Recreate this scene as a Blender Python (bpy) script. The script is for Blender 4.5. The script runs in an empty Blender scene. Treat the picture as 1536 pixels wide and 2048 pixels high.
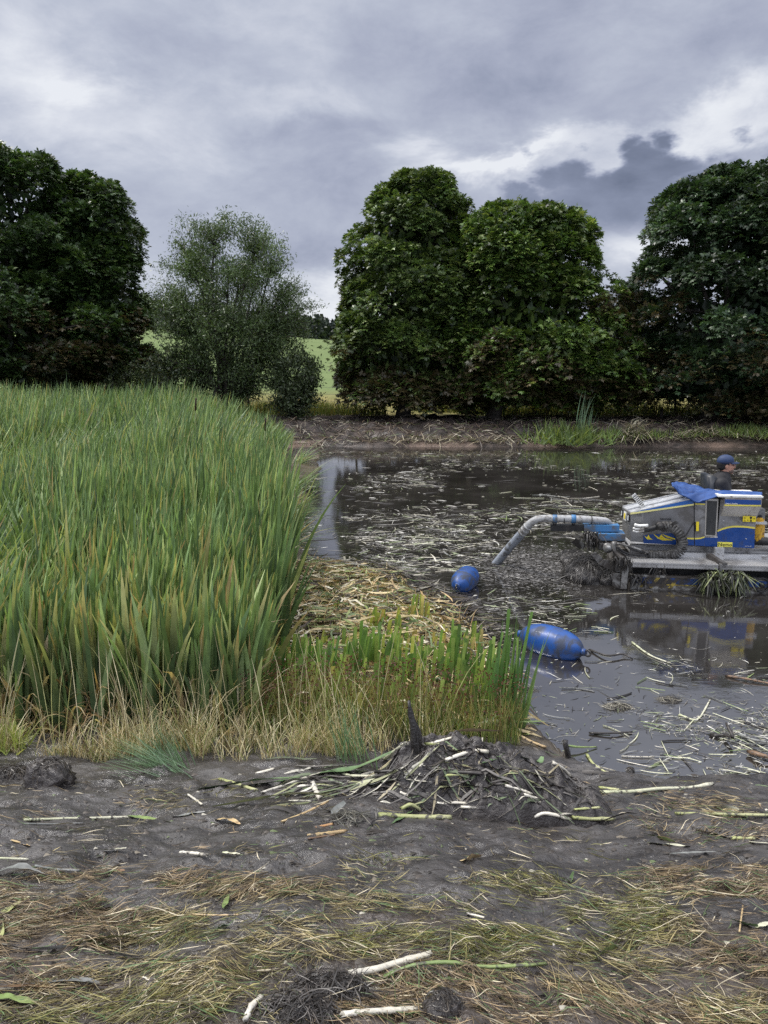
import bpy, bmesh, math, random
import numpy as np
from mathutils import Vector, Matrix
R = math.radians
S = bpy.context.scene
COL = S.collection
rng = np.random.default_rng(7)
random.seed(7)

# ------------------------------------------------------------------ camera
H = 2.7                     # eye height above the water
PITCH = math.atan(289/1536) # horizon sits a little above the middle of the picture
cam = bpy.data.cameras.new('camera'); cam.sensor_fit = 'VERTICAL'; cam.sensor_height = 24
cam.lens = 24*1536/2048; cam.clip_start = 0.05; cam.clip_end = 6000
co = bpy.data.objects.new('camera', cam); COL.objects.link(co)
co.location = (0, 0, H); co.rotation_euler = (math.pi/2-PITCH, 0, 0)
S.camera = co
CP, SP = math.cos(PITCH), math.sin(PITCH)

# ------------------------------------------------------------------ view
S.view_settings.view_transform = 'Standard'; S.view_settings.look = 'None'
S.view_settings.gamma = 1; S.view_settings.use_curve_mapping = False
S.view_settings.exposure = 0.0
S.cycles.max_bounces = 5; S.cycles.diffuse_bounces = 2; S.cycles.glossy_bounces = 3
S.cycles.transmission_bounces = 2; S.cycles.transparent_max_bounces = 4
S.cycles.use_denoising = False
S.cycles.sample_clamp_direct = 5; S.cycles.sample_clamp_indirect = 3

# ------------------------------------------------------------------ node helper
class NT:
    def __init__(s, tree): s.t = tree; s.L = tree.links
    def n(s, typ, **kw):
        x = s.t.nodes.new(typ)
        for k, v in kw.items(): setattr(x, k, v)
        return x
    def put(s, sock, v):
        if isinstance(v, bpy.types.NodeSocket): s.L.new(v, sock)
        elif v is not None:
            if sock.type == 'RGBA' and len(v) == 3: v = (*v, 1)
            sock.default_value = v
    def m(s, op, a, b=0.0, c=None, clamp=False):
        x = s.n('ShaderNodeMath', operation=op, use_clamp=clamp)
        s.put(x.inputs[0], a); s.put(x.inputs[1], b)
        if c is not None: s.put(x.inputs[2], c)
        return x.outputs[0]
    def noise(s, vec, scale, detail=4, rough=.55, dist=0, col=False):
        x = s.n('ShaderNodeTexNoise'); s.put(x.inputs['Vector'], vec)
        x.inputs['Scale'].default_value = scale; x.inputs['Detail'].default_value = detail
        x.inputs['Roughness'].default_value = rough; x.inputs['Distortion'].default_value = dist
        return x.outputs['Color' if col else 'Fac']
    def ramp(s, f, pts, interp='LINEAR'):
        x = s.n('ShaderNodeValToRGB'); cr = x.color_ramp; cr.interpolation = interp
        while len(cr.elements) < len(pts): cr.elements.new(.5)
        for e, (p, c) in zip(cr.elements, pts):
            e.position = p; e.color = (*c, 1) if len(c) == 3 else c
        s.put(x.inputs[0], f); return x.outputs[0]
    def mr(s, v, a, b, c, d, smooth=False):
        x = s.n('ShaderNodeMapRange'); x.interpolation_type = 'SMOOTHSTEP' if smooth else 'LINEAR'
        for i, q in enumerate((v, a, b, c, d)): s.put(x.inputs[i], q)
        return x.outputs[0]
    def mix(s, f, a, b, typ='MIX'):
        x = s.n('ShaderNodeMix', data_type='RGBA', blend_type=typ)
        s.put(x.inputs[0], f); s.put(x.inputs[6], a); s.put(x.inputs[7], b)
        return x.outputs[2]
def lin(r, g, b):
    f = lambda c: (c/255/12.92) if c/255 <= .04045 else ((c/255+.055)/1.055)**2.4
    return (f(r), f(g), f(b))

# ------------------------------------------------------------------ sky
SUN_EL, SUN_AZ = 56, -70     # degrees; azimuth from +Y, negative is to the left
world = bpy.data.worlds.new('World'); S.world = world; world.use_nodes = True
wt = world.node_tree; wt.nodes.clear(); w = NT(wt)
out = w.n('ShaderNodeOutputWorld')
sky = w.n('ShaderNodeTexSky', sky_type='NISHITA', sun_disc=False)
sky.sun_elevation = R(SUN_EL); sky.sun_rotation = R(SUN_AZ)
bg1 = w.n('ShaderNodeBackground'); bg1.inputs[1].default_value = .08; w.L.new(sky.outputs[0], bg1.inputs[0])
tc = w.n('ShaderNodeTexCoord'); d = tc.outputs['Generated']
sx = w.n('ShaderNodeSeparateXYZ'); w.L.new(d, sx.inputs[0])
az = w.m('ARCTAN2', sx.outputs[0], sx.outputs[1]); el = w.m('ARCSINE', sx.outputs[2])
def ae(px, py):               # photo position -> azimuth, elevation
    X, U = (px-768)/1536, -(py-1024)/1536
    y, z = CP+U*SP, -SP+U*CP
    return math.atan2(X, y), math.atan2(z, math.hypot(X, y))
# warped coordinates
cx = w.n('ShaderNodeCombineXYZ'); w.L.new(az, cx.inputs[0])
w.L.new(w.m('MULTIPLY', el, 1.9), cx.inputs[1])
wn = w.n('ShaderNodeSeparateColor'); w.L.new(w.noise(cx.outputs[0], 5.0, 6, .62, .3, col=True), wn.inputs[0])
def wcoord(amt):
    return (w.m('ADD', az, w.m('MULTIPLY', w.m('SUBTRACT', wn.outputs[0], .5), amt*1.6)),
            w.m('ADD', el, w.m('MULTIPLY', w.m('SUBTRACT', wn.outputs[1], .5), amt)))
def blob(px, py, rx, ry, amp, rot=0, warp=.16):
    a0, e0 = ae(px, py); A, E = wcoord(warp)
    da = w.m('SUBTRACT', A, a0); de = w.m('SUBTRACT', E, e0)
    c, s_ = math.cos(R(rot)), math.sin(R(rot))
    u = w.m('DIVIDE', w.m('ADD', w.m('MULTIPLY', da, c), w.m('MULTIPLY', de, s_)), rx/1536)
    v = w.m('DIVIDE', w.m('SUBTRACT', w.m('MULTIPLY', de, c), w.m('MULTIPLY', da, s_)), ry/1536)
    q = w.m('ADD', w.m('MULTIPLY', u, u), w.m('MULTIPLY', v, v))
    return w.m('MULTIPLY', w.m('EXPONENT', w.m('MULTIPLY', q, -1.0)), amp)
lo = w.noise(cx.outputs[0], 2.6, 5, .5, .25)
hi = w.noise(cx.outputs[0], 8.0, 8, .62, .25)
B = w.m('ADD', .57, w.m('MULTIPLY', w.m('SUBTRACT', lo, .5), .55))
B = w.m('ADD', B, w.m('MULTIPLY', w.m('SUBTRACT', hi, .5), .60))
for args in [(40, 90, 130, 90, .36, 0), (300, 230, 190, 50, .24, -8), (60, 260, 160, 40, .20, 0), (600, 190, 170, 45, .30, -5),
             (150, 175, 90, 50, .25), (1440, 225, 230, 32, .42, 18), (1150, 275, 240, 20, .25, 10), (880, 320, 130, 30, .38, 0),
             (1500, 265, 120, 25, .3), (660, 625, 110, 60, .55), (1250, 490, 120, 40, .50), (1020, 310, 90, 25, .3, 15),
             (690, 310, 190, 75, -.20, -12), (620, 520, 130, 60, -.14), (1000, 150, 330, 60, -.16, 8),
             (200, 215, 70, 25, -.16), (1320, 60, 170, 40, .12, 10), (520, 20, 260, 30, .08)]:
    B = w.m('ADD', B, blob(*args))
# heaped dark cumulus on the right with a crisp lobed top
wn2 = w.n('ShaderNodeSeparateColor'); w.L.new(w.noise(cx.outputs[0], 22.0, 7, .68, 0, col=True), wn2.inputs[0])
vor = w.n('ShaderNodeTexVoronoi', feature='SMOOTH_F1'); vor.inputs['Scale'].default_value = 21
vor.inputs['Smoothness'].default_value = .25
w.L.new(w.mix(.04, cx.outputs[0], w.noise(cx.outputs[0], 30, 3, .6, 0, col=True)), vor.inputs['Vector'])
def topline(pts, soft, amp):
    # piecewise elevation of the cloud top against azimuth
    h = None
    fc = w.n('ShaderNodeFloatCurve'); cv = fc.mapping.curves[0]
    ps = [((ae(px, py)[0]+.6)/1.2, ae(px, py)[1]) for px, py in pts]
    cv.points[0].location = (0, ps[0][1]); cv.points[1].location = (1, ps[-1][1])
    for q in ps: cv.points.new(*q)
    fc.mapping.update()
    w.L.new(w.m('DIVIDE', w.m('ADD', az, .6), 1.2), fc.inputs['Value'])
    lob = w.m('MULTIPLY', w.m('SUBTRACT', .42, vor.outputs['Distance']), amp)
    lob = w.m('ADD', lob, w.m('MULTIPLY', w.m('SUBTRACT', wn2.outputs[0], .5), amp*.65))
    dd = w.m('SUBTRACT', w.m('ADD', fc.outputs[0], lob), el)
    return w.mr(dd, 0, soft, 0, 1, True)
cum = topline([(880, 450), (960, 400), (1030, 335), (1100, 305), (1140, 292), (1185, 305), (1230, 300), (1262, 262), (1335, 258), (1362, 286), (1420, 276), (1450, 288), (1500, 260), (1600, 255), (1800, 360)], .030, .062)
cumlow = w.mr(el, ae(1250, 470)[1]-.03, ae(1250, 400)[1], 0, 1, True)
cumm = w.m('MULTIPLY', w.m('MULTIPLY', cum, cumlow), w.mr(az, ae(880, 400)[0], ae(1060, 400)[0], 0, 1, True))
inner = w.m('ADD', .10, w.m('MULTIPLY', w.m('SUBTRACT', hi, .5), .55))
inner = w.m('ADD', inner, w.m('MULTIPLY', w.m('SUBTRACT', vor.outputs['Distance'], .3), .22))
mx = w.n('ShaderNodeMix', data_type='FLOAT'); w.L.new(w.m('MULTIPLY', cumm, .95), mx.inputs[0]); w.L.new(B, mx.inputs[2]); w.L.new(inner, mx.inputs[3])
B = mx.outputs[0]
colr = w.ramp(B, [(0.0, lin(112, 120, 142)), (.25, lin(140, 148, 171)), (.45, lin(170, 176, 196)), (.62, lin(190, 196, 212)), (.82, lin(216, 220, 231)), (1.0, lin(238, 241, 247))])
# the cloud deck is brighter overhead, as an overcast is
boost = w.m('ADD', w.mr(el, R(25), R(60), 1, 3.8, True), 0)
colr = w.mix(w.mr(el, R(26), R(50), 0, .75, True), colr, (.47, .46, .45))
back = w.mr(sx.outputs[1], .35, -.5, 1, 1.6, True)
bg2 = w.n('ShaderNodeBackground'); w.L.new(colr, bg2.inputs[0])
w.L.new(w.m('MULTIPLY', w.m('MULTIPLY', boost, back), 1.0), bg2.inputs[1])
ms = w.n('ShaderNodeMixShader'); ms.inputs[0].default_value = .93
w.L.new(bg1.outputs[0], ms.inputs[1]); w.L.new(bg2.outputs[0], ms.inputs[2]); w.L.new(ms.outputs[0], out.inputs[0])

sun = bpy.data.lights.new('sun', 'SUN'); sun.energy = 3.0; sun.angle = R(11); sun.color = (1, .96, .9)
so = bpy.data.objects.new('sun', sun); COL.objects.link(so)
so.rotation_euler = (R(90-SUN_EL), 0, R(-SUN_AZ+180))
sd = Vector((math.sin(R(SUN_AZ))*math.cos(R(SUN_EL)), -.35*math.cos(R(SUN_EL))+0*math.cos(R(SUN_AZ)), math.sin(R(SUN_EL))))
sd = Vector((math.sin(R(SUN_AZ))*math.cos(R(SUN_EL)), math.cos(R(SUN_AZ))*math.cos(R(SUN_EL)), math.sin(R(SUN_EL))))
so.rotation_euler = sd.to_track_quat('Z', 'Y').to_euler()

# ------------------------------------------------------------------ photo position helpers
def ray(px, py):
    X, U = (px-768)/1536, -(py-1024)/1536
    return np.array([X, CP+U*SP, -SP+U*CP])
def G(px, py, z=0.0):
    r = ray(px, py); return np.array([0, 0, H]) + r*((z-H)/r[2])
def AT(px, py, Y):
    r = ray(px, py); return np.array([0, 0, H]) + r*(Y/r[1])
def to_px(P):
    P = np.asarray(P, float); x, y, z = P[..., 0], P[..., 1], P[..., 2]-H
    f = y*CP-z*SP; u = y*SP+z*CP
    return 768+1536*x/np.maximum(f, .01), 1024-1536*u/np.maximum(f, .01)

# ------------------------------------------------------------------ numpy noise
_perm = rng.permutation(4096)
_val = rng.random(4096)
def vnoise(x, y, z=0.0, seed=0):
    x, y, z = np.broadcast_arrays(np.asarray(x, float), np.asarray(y, float), np.asarray(z, float))
    xi, yi, zi = np.floor(x).astype(np.int64), np.floor(y).astype(np.int64), np.floor(z).astype(np.int64)
    fx, fy, fz = x-xi, y-yi, z-zi
    fx, fy, fz = fx*fx*(3-2*fx), fy*fy*(3-2*fy), fz*fz*(3-2*fz)
    def h(a, b, c): return _val[_perm[(_perm[(_perm[(a+seed*131) & 4095]+b) & 4095]+c) & 4095]]
    r = 0
    for dx in (0, 1):
        for dy in (0, 1):
            for dz in (0, 1):
                wgt = (fx if dx else 1-fx)*(fy if dy else 1-fy)*(fz if dz else 1-fz)
                r = r + wgt*h(xi+dx, yi+dy, zi+dz)
    return r
def fbm(x, y, z=0.0, o=4, seed=0):
    r, a, t = 0, 1., 0
    for i in range(o):
        f = 2.03**i
        r = r + a*vnoise(np.asarray(x)*f+i*17.3, np.asarray(y)*f+i*9.1, np.asarray(z)*f, seed+i); t += a; a *= .5
    return r/t
def sstep(a, b, x):
    t = np.clip((x-a)/(b-a), 0, 1); return t*t*(3-2*t)
def mixc(a, b, t):
    t = np.asarray(t)[..., None]; return np.asarray(a)*(1-t)+np.asarray(b)*t

# ------------------------------------------------------------------ tagging
def tag(o, label=None, cat=None, group=None, kind=None):
    if label: o['label'] = label
    if cat: o['category'] = cat
    if group: o['group'] = group
    if kind: o['kind'] = kind
    return o
def empty(name, loc, rz=0.0, label=None, cat=None, group=None):
    o = bpy.data.objects.new(name, None); COL.objects.link(o)
    o.location = loc; o.rotation_euler = (0, 0, rz); o.empty_display_size = .2
    return tag(o, label, cat, group)

# ------------------------------------------------------------------ mesh from arrays
def npmesh(name, V, F, mat, col=None, smooth=False, parent=None, mats=None, fm=None):
    V = np.asarray(V, np.float32); F = np.asarray(F, np.int32); k = F.shape[1]
    me = bpy.data.meshes.new(name)
    me.vertices.add(len(V)); me.vertices.foreach_set('co', V.ravel())
    me.loops.add(F.size); me.loops.foreach_set('vertex_index', F.ravel())
    me.polygons.add(len(F)); me.polygons.foreach_set('loop_start', np.arange(0, F.size, k, dtype=np.int32))
    if smooth: me.polygons.foreach_set('use_smooth', np.ones(len(F), bool))
    if mat: me.materials.append(mat)
    if mats:
        for m_ in mats: me.materials.append(m_)
        me.polygons.foreach_set('material_index', np.asarray(fm, np.int32))
    me.update(calc_edges=True)
    if col is not None:
        c = np.ones((len(V), 4), np.float32); c[:, :3] = col
        at = me.attributes.new('Col', 'FLOAT_COLOR', 'POINT'); at.data.foreach_set('color', c.ravel())
    o = bpy.data.objects.new(name, me); COL.objects.link(o)
    if parent: o.parent = parent
    return o

# ------------------------------------------------------------------ materials
def mat_new(name):
    m = bpy.data.materials.new(name); m.use_nodes = True
    t = NT(m.node_tree); b = m.node_tree.nodes['Principled BSDF']; return m, t, b
def veg(name, rough=.5, spec=.4, trans=.25, var=.35, scale=30):
    m, t, b = mat_new(name)
    a = t.n('ShaderNodeAttribute', attribute_name='Col')
    tc = t.n('ShaderNodeTexCoord')
    f = t.mr(t.noise(tc.outputs['Object'], scale, 3), .3, .7, 1-var, 1+var)
    c = t.mix(1.0, a.outputs['Color'], f, 'MULTIPLY')
    t.put(b.inputs['Base Color'], c); b.inputs['Roughness'].default_value = rough
    b.inputs['Specular IOR Level'].default_value = spec
    if trans > 0:
        tr = t.n('ShaderNodeBsdfTranslucent'); t.put(tr.inputs['Color'], t.mix(1.0, c, (1.5, 1.45, .7), 'MULTIPLY'))
        mx = t.n('ShaderNodeMixShader'); mx.inputs[0].default_value = trans
        o = m.node_tree.nodes['Material Output']
        t.L.new(b.outputs[0], mx.inputs[1]); t.L.new(tr.outputs[0], mx.inputs[2]); t.L.new(mx.outputs[0], o.inputs[0])
    return m
def plain(name, col, rough=.5, metal=0.0, spec=.5, dirt=None, dirt_amt=.5, dirt_scale=6, bump=0.0, bscale=40, coat=0.0, rvar=.15):
    """painted or metal surface with uneven gloss and its own dirt spots"""
    m, t, b = mat_new(name)
    tc = t.n('ShaderNodeTexCoord'); v = tc.outputs['Object']
    c = t.mix(t.mr(t.noise(v, dirt_scale*.6, 4), .3, .7, 0, 1), tuple(x*.88 for x in col), tuple(min(1, x*1.1) for x in col))
    r = t.mr(t.noise(v, dirt_scale*2, 5, .6), .3, .7, max(.02, rough-rvar), min(1, rough+rvar))
    if dirt:
        k = t.mr(t.noise(v, dirt_scale, 7, .65, .6), .62-.3*dirt_amt, .72-.18*dirt_amt, 0, 1, True)
        c = t.mix(k, c, dirt); r = t.m('MAXIMUM', r, t.m('MULTIPLY', k, .65))
        t.put(b.inputs['Metallic'], t.m('MULTIPLY', t.m('SUBTRACT', 1.0, k), metal))
    else: b.inputs['Metallic'].default_value = metal
    t.put(b.inputs['Base Color'], c); t.put(b.inputs['Roughness'], r)
    b.inputs['Specular IOR Level'].default_value = spec; b.inputs['Coat Weight'].default_value = coat
    if bump:
        bp = t.n('ShaderNodeBump'); bp.inputs['Strength'].default_value = bump; bp.inputs['Distance'].default_value = .01
        t.L.new(t.noise(v, bscale, 6, .6), bp.inputs['Height']); t.L.new(bp.outputs[0], b.inputs['Normal'])
    return m
MUD = (.052, .046, .043)
M_leaf = veg('leaf', .42, .55, .22, .35, 1.2)
M_reed = veg('reed blade', .45, .5, .3, .25, 9)
M_straw = veg('straw', .5, .45, .12, .3, 14)
M_debris = veg('floating litter', .4, .6, .05, .35, 25)
M_bark = plain('bark', (.05, .042, .034), .85, dirt=(.03, .028, .022), bump=.8, bscale=12)
M_mudlump = plain('wet mud lump', (.034, .028, .026), .34, dirt=(.07, .062, .058), dirt_scale=9, dirt_amt=.35, bump=1.0, bscale=60, spec=.7, rvar=.25)
M_root = plain('dark wet roots', (.022, .019, .018), .35, dirt=(.06, .054, .05), dirt_scale=12, dirt_amt=.3, bump=.8, bscale=90, spec=.8)

# ------------------------------------------------------------------ land and water outline (plan view)
shore_px = [(3300, 1600), (1536, 1578), (1400, 1574), (1215, 1568), (1150, 1530), (1080, 1475), (1052, 1440), (1030, 1390), (1000, 1320),
            (940, 1275), (905, 1225), (820, 1172), (740, 1148), (640, 1136), (606, 1125), (600, 1060), (612, 990), (628, 940), (640, 905)]
shore = [G(x, y)[:2] for x, y in shore_px]
FAR_Y = G(900, 893)[1]
shore += [np.array([G(620, 893)[0], FAR_Y]), np.array([-60, FAR_Y+8]), np.array([-60, -30]), np.array([60, -30]), np.array([60, shore[0][1]])]
SH = np.array(shore)
def sdf(x, y, P):
    """signed distance to polygon, positive inside"""
    x = np.asarray(x, float); y = np.asarray(y, float)
    dmin = np.full(x.shape, 1e9); inside = np.zeros(x.shape, bool)
    for i in range(len(P)):
        a, b = P[i], P[(i+1) % len(P)]
        e = b-a; L2 = max(e@e, 1e-12)
        t = np.clip(((x-a[0])*e[0]+(y-a[1])*e[1])/L2, 0, 1)
        dmin = np.minimum(dmin, np.hypot(x-a[0]-t*e[0], y-a[1]-t*e[1]))
        c = ((a[1] > y) != (b[1] > y))
        with np.errstate(divide='ignore', invalid='ignore'):
            xi = (b[0]-a[0])*(y-a[1])/(b[1]-a[1]+1e-12)+a[0]
        inside ^= c & (x < xi)
    return np.where(inside, dmin, -dmin)
def gz(x, y, fine=True):
    x = np.asarray(x, float); y = np.asarray(y, float)
    wob = (fbm(x*1.3, y*1.3, 0, 3, 3)-.5)*.25*np.clip(y/6, .3, 3)
    s = sdf(x, y, SH)+wob*.6
    land = .04+.05*sstep(0, .6, s)
    ramp_ = sstep(5.3, 1.2, y)
    land = land + .80*ramp_ + .10*sstep(5.5, 5.05, y)*sstep(.9, .2, x)
    near = y < 9
    land = land + np.where(near, (fbm(x*2.2, y*2.2, 0, 4, 11)-.5)*.10+(fbm(x*9, y*9, 0, 3, 5)-.5)*.026+(fbm(x*2.0, y*8, 0, 3, 13)-.5)*.05-.03*sstep(.60, .72, fbm(x*5, y*6, 0, 2, 15)), (fbm(x, y, 0, 3, 2)-.5)*.08)
    if fine: land = land + np.where(near, ((fbm(x*34, y*34, 0, 3, 8)-.5)*.015+.007*sstep(.55, .75, fbm(x*22, y*22, 0, 2, 9))), 0)
    z = np.where(s > 0, land, -.35+(.35+.04)*np.exp(np.minimum(s, 0)*5))
    # far bank
    f = y-FAR_Y-(fbm(x*.35, 4., 0, 3, 21)-.5)*1.2
    rough = (fbm(x*1.6, y*1.9, 0, 5, 31)-.5)*.46*sstep(0, .8, f)*sstep(9, 5, f)+(fbm(x*.5, y*5, 0, 3, 37)-.5)*.16*sstep(.5, 2, f)*sstep(7, 5, f)
    fb = -.3+.52*sstep(-1.0, .35, f)+.42*sstep(.3, 1.6, f)+rough
    z = np.where(y > FAR_Y-3, np.maximum(z*sstep(4, 0, f)+(-.3)*(1-sstep(4, 0, f)), fb), z)
    # fields rising to a wooded ridge, higher on the left
    hill = sstep(45, 270, y)*(8.5+9*sstep(40, -130, x)+2.0*(fbm(x*.02, y*.02, 0, 3, 41)-.5)) + sstep(260, 500, y)*3
    z = z + np.where(y > 40, hill, 0)
    return z
def GT(px, py, lift=0.0):
    """first ground met by the line of sight"""
    r = ray(px, py); t = np.concatenate([np.linspace(1.2, 14, 900), np.linspace(14.01, 45, 1500)]); P = np.array([0, 0, H])+r*t[:, None]
    k = int(np.argmax(P[:, 2] <= np.maximum(gz(P[:, 0], P[:, 1], False), 0)+lift)); return P[k]

# ------------------------------------------------------------------ ground sheet
def build_ground():
    ys = [-6, -3, -1, 0, .6]
    y = 1.0
    while y < 2600:
        ys.append(y)
        if y < 7.2: y += .013+.003*max(0, y-2)
        elif y < FAR_Y-1.5: y += .12
        elif y < 36: y += .07
        else: y *= 1.045
    ys = np.array(ys); nx = 420
    u = np.linspace(-1, 1, nx); u = np.sign(u)*(.55*np.abs(u)+.45*np.abs(u)**3)
    X = u[None, :]*(1.35*np.maximum(ys, 0)+4+.0*ys)[:, None]; Y = np.broadcast_to(ys[:, None], X.shape)
    Z = gz(X, Y)
    nr = len(ys); idx = np.arange(nr*nx).reshape(nr, nx)
    F = np.stack([idx[:-1, :-1], idx[:-1, 1:], idx[1:, 1:], idx[1:, :-1]], -1).reshape(-1, 4)
    # what the soil and turf are made of
    s = sdf(X, Y, SH)
    n1, n2 = fbm(X*1.7, Y*1.7, 0, 4, 51), fbm(X*.25, Y*.25, 0, 4, 52)
    n3 = fbm(X*6, Y*9, 0, 4, 53)
    c = mixc((.060, .055, .053), (.030, .027, .026), sstep(.35, .62, n3)); c = mixc(c, (.084, .079, .078), sstep(.58, .70, n1)*.6)
    c = mixc(c, (.070, .053, .042), sstep(2.35, 1.95, Y+(n1-.5)*1.1)*.8)
    bed = sstep(4.9, 5.15, Y+(n1-.5)*.3)
    c = mixc(c, mixc((.10, .075, .045), (.045, .035, .022), n1), bed)
    far = sstep(FAR_Y-4, FAR_Y-3.5, Y)
    c = mixc(c, mixc((.030, .025, .023), (.085, .066, .057), sstep(.3, .7, n3)), far)
    clay = far*sstep(.20, .10, Z)*sstep(.48, .60, fbm(X*.7, Y*.5, 0, 4, 55))
    c = mixc(c, (.16, .118, .095), clay)
    turf = sstep(33.0, 34.0, Y+(n1-.5)*1.5)
    c = mixc(c, mixc((.10, .11, .03), (.26, .21, .08), n1), turf)
    mead = sstep(48, 70, Y)
    c = mixc(c, mixc((.10, .15, .05), (.16, .20, .08), n2), mead)
    c = mixc(c, (.24, .21, .09), mead*sstep(.60, .66, fbm(X*.03, Y*.012, 0, 3, 57)))
    c = mixc(c, (.03, .045, .02), sstep(262, 270, Y))
    m, t, b = mat_new('soil and turf')
    a = t.n('ShaderNodeAttribute', attribute_name='Col'); geo = t.n('ShaderNodeNewGeometry'); P = geo.outputs['Position']
    f = t.mr(t.noise(P, 14, 6, .7), .3, .7, .6, 1.35)
    t.put(b.inputs['Base Color'], t.mix(1.0, a.outputs['Color'], f, 'MULTIPLY'))
    sp = t.n('ShaderNodeSeparateXYZ'); t.L.new(P, sp.inputs[0])
    wet = t.mr(t.noise(P, 2.3, 6, .65), .38, .54, .52, .25, True)
    t.put(b.inputs['Roughness'], t.m('MAXIMUM', wet, t.mr(sp.outputs[1], 26, 30, 0, .85)))
    t.put(b.inputs['Specular IOR Level'], t.mr(sp.outputs[1], 24, 30, .75, .15))
    bp = t.n('ShaderNodeBump'); bp.inputs['Strength'].default_value = .7; bp.inputs['Distance'].default_value = .02
    hgt = t.m('ADD', t.noise(P, 28, 6, .65), t.m('MULTIPLY', t.noise(P, 90, 2, .5), .18))
    t.L.new(hgt, bp.inputs['Height']); t.L.new(bp.outputs[0], b.inputs['Normal'])
    o = npmesh('ground', np.stack([X, Y, Z], -1).reshape(-1, 3), F, m, c.reshape(-1, 3), True)
    return tag(o, kind='structure')
build_ground()

# ------------------------------------------------------------------ pond water
def build_water():
    m, t, b = mat_new('silty water')
    geo = t.n('ShaderNodeNewGeometry'); P = geo.outputs['Position']
    mp = t.n('ShaderNodeMapping'); mp.inputs['Scale'].default_value = (1, 1.0, 1); t.L.new(P, mp.inputs[0])
    n = t.noise(mp.outputs[0], .8, 6, .6, .4)
    t.put(b.inputs['Base Color'], t.mix(t.mr(n, .35, .65, 0, 1), (.016, .0145, .013), (.034, .031, .029)))
    b.inputs['IOR'].default_value = 3.1
    film = t.mr(t.noise(P, 3.0, 7, .7, .5), .52, .70, .008, .06, True)
    t.put(b.inputs['Roughness'], film)
    bp = t.n('ShaderNodeBump'); bp.inputs['Strength'].default_value = .05; bp.inputs['Distance'].default_value = .02
    sc = t.n('ShaderNodeMapping'); sc.inputs['Scale'].default_value = (.6, 1.5, 1); t.L.new(P, sc.inputs[0])
    t.L.new(t.m('ADD', t.noise(sc.outputs[0], 5, 5, .55, .3), t.m('MULTIPLY', t.noise(P, 60, 3), .15)), bp.inputs['Height'])
    t.L.new(bp.outputs[0], b.inputs['Normal'])
    xs = np.linspace(-70, 70, 3); V = [(-70, 3.6, 0), (70, 3.6, 0), (70, FAR_Y+3, 0), (-70, FAR_Y+3, 0)]
    o = npmesh('water', V, [(0, 1, 2, 3)], m)
    tag(o, kind='structure')
build_water()

# ------------------------------------------------------------------ blades, strands, tubes (many in one array)
def blades(base, h, wd, lean_az, phi0, phi1, face, c0, c1, nseg=5, cut=None, pw=1.6, tiptaper=2.2, cp=1.0):
    """upright ribbons. base (N,3); all others (N,). phi0 is the lean at the foot, phi1 how much more it bends by the tip"""
    N = len(base); t = np.linspace(0, 1, nseg+1)
    phi = phi0[:, None]+phi1[:, None]*t[None, :]**pw
    ds = (h/nseg)[:, None]
    hor = np.concatenate([np.zeros((N, 1)), np.cumsum(np.sin(phi[:, :-1])*ds, 1)], 1)
    ver = np.concatenate([np.zeros((N, 1)), np.cumsum(np.cos(phi[:, :-1])*ds, 1)], 1)
    P = np.stack([base[:, 0, None]+hor*np.cos(lean_az)[:, None], base[:, 1, None]+hor*np.sin(lean_az)[:, None], base[:, 2, None]+ver], -1)
    taper = np.clip(1-t**tiptaper, .04, 1)[None, :]*(.8+.2*np.minimum(1, t*4))[None, :]
    if cut is not None: taper = np.where(cut[:, None], 1.0, taper)
    ww = wd[:, None]*taper*.5
    fx, fy = np.cos(face)[:, None]*ww, np.sin(face)[:, None]*ww
    A = P.copy(); Bv = P.copy()
    A[..., 0] -= fx; A[..., 1] -= fy; Bv[..., 0] += fx; Bv[..., 1] += fy
    V = np.stack([A, Bv], 2).reshape(-1, 3)
    n1 = nseg+1; i = (np.arange(N)*n1)[:, None]+np.arange(nseg)[None, :]
    F = np.stack([2*i, 2*i+1, 2*i+3, 2*i+2], -1).reshape(-1, 4)
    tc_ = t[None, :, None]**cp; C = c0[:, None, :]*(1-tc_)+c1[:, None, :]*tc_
    C = np.repeat(C, 2, 1).reshape(-1, 3)
    return V, F, C
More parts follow.
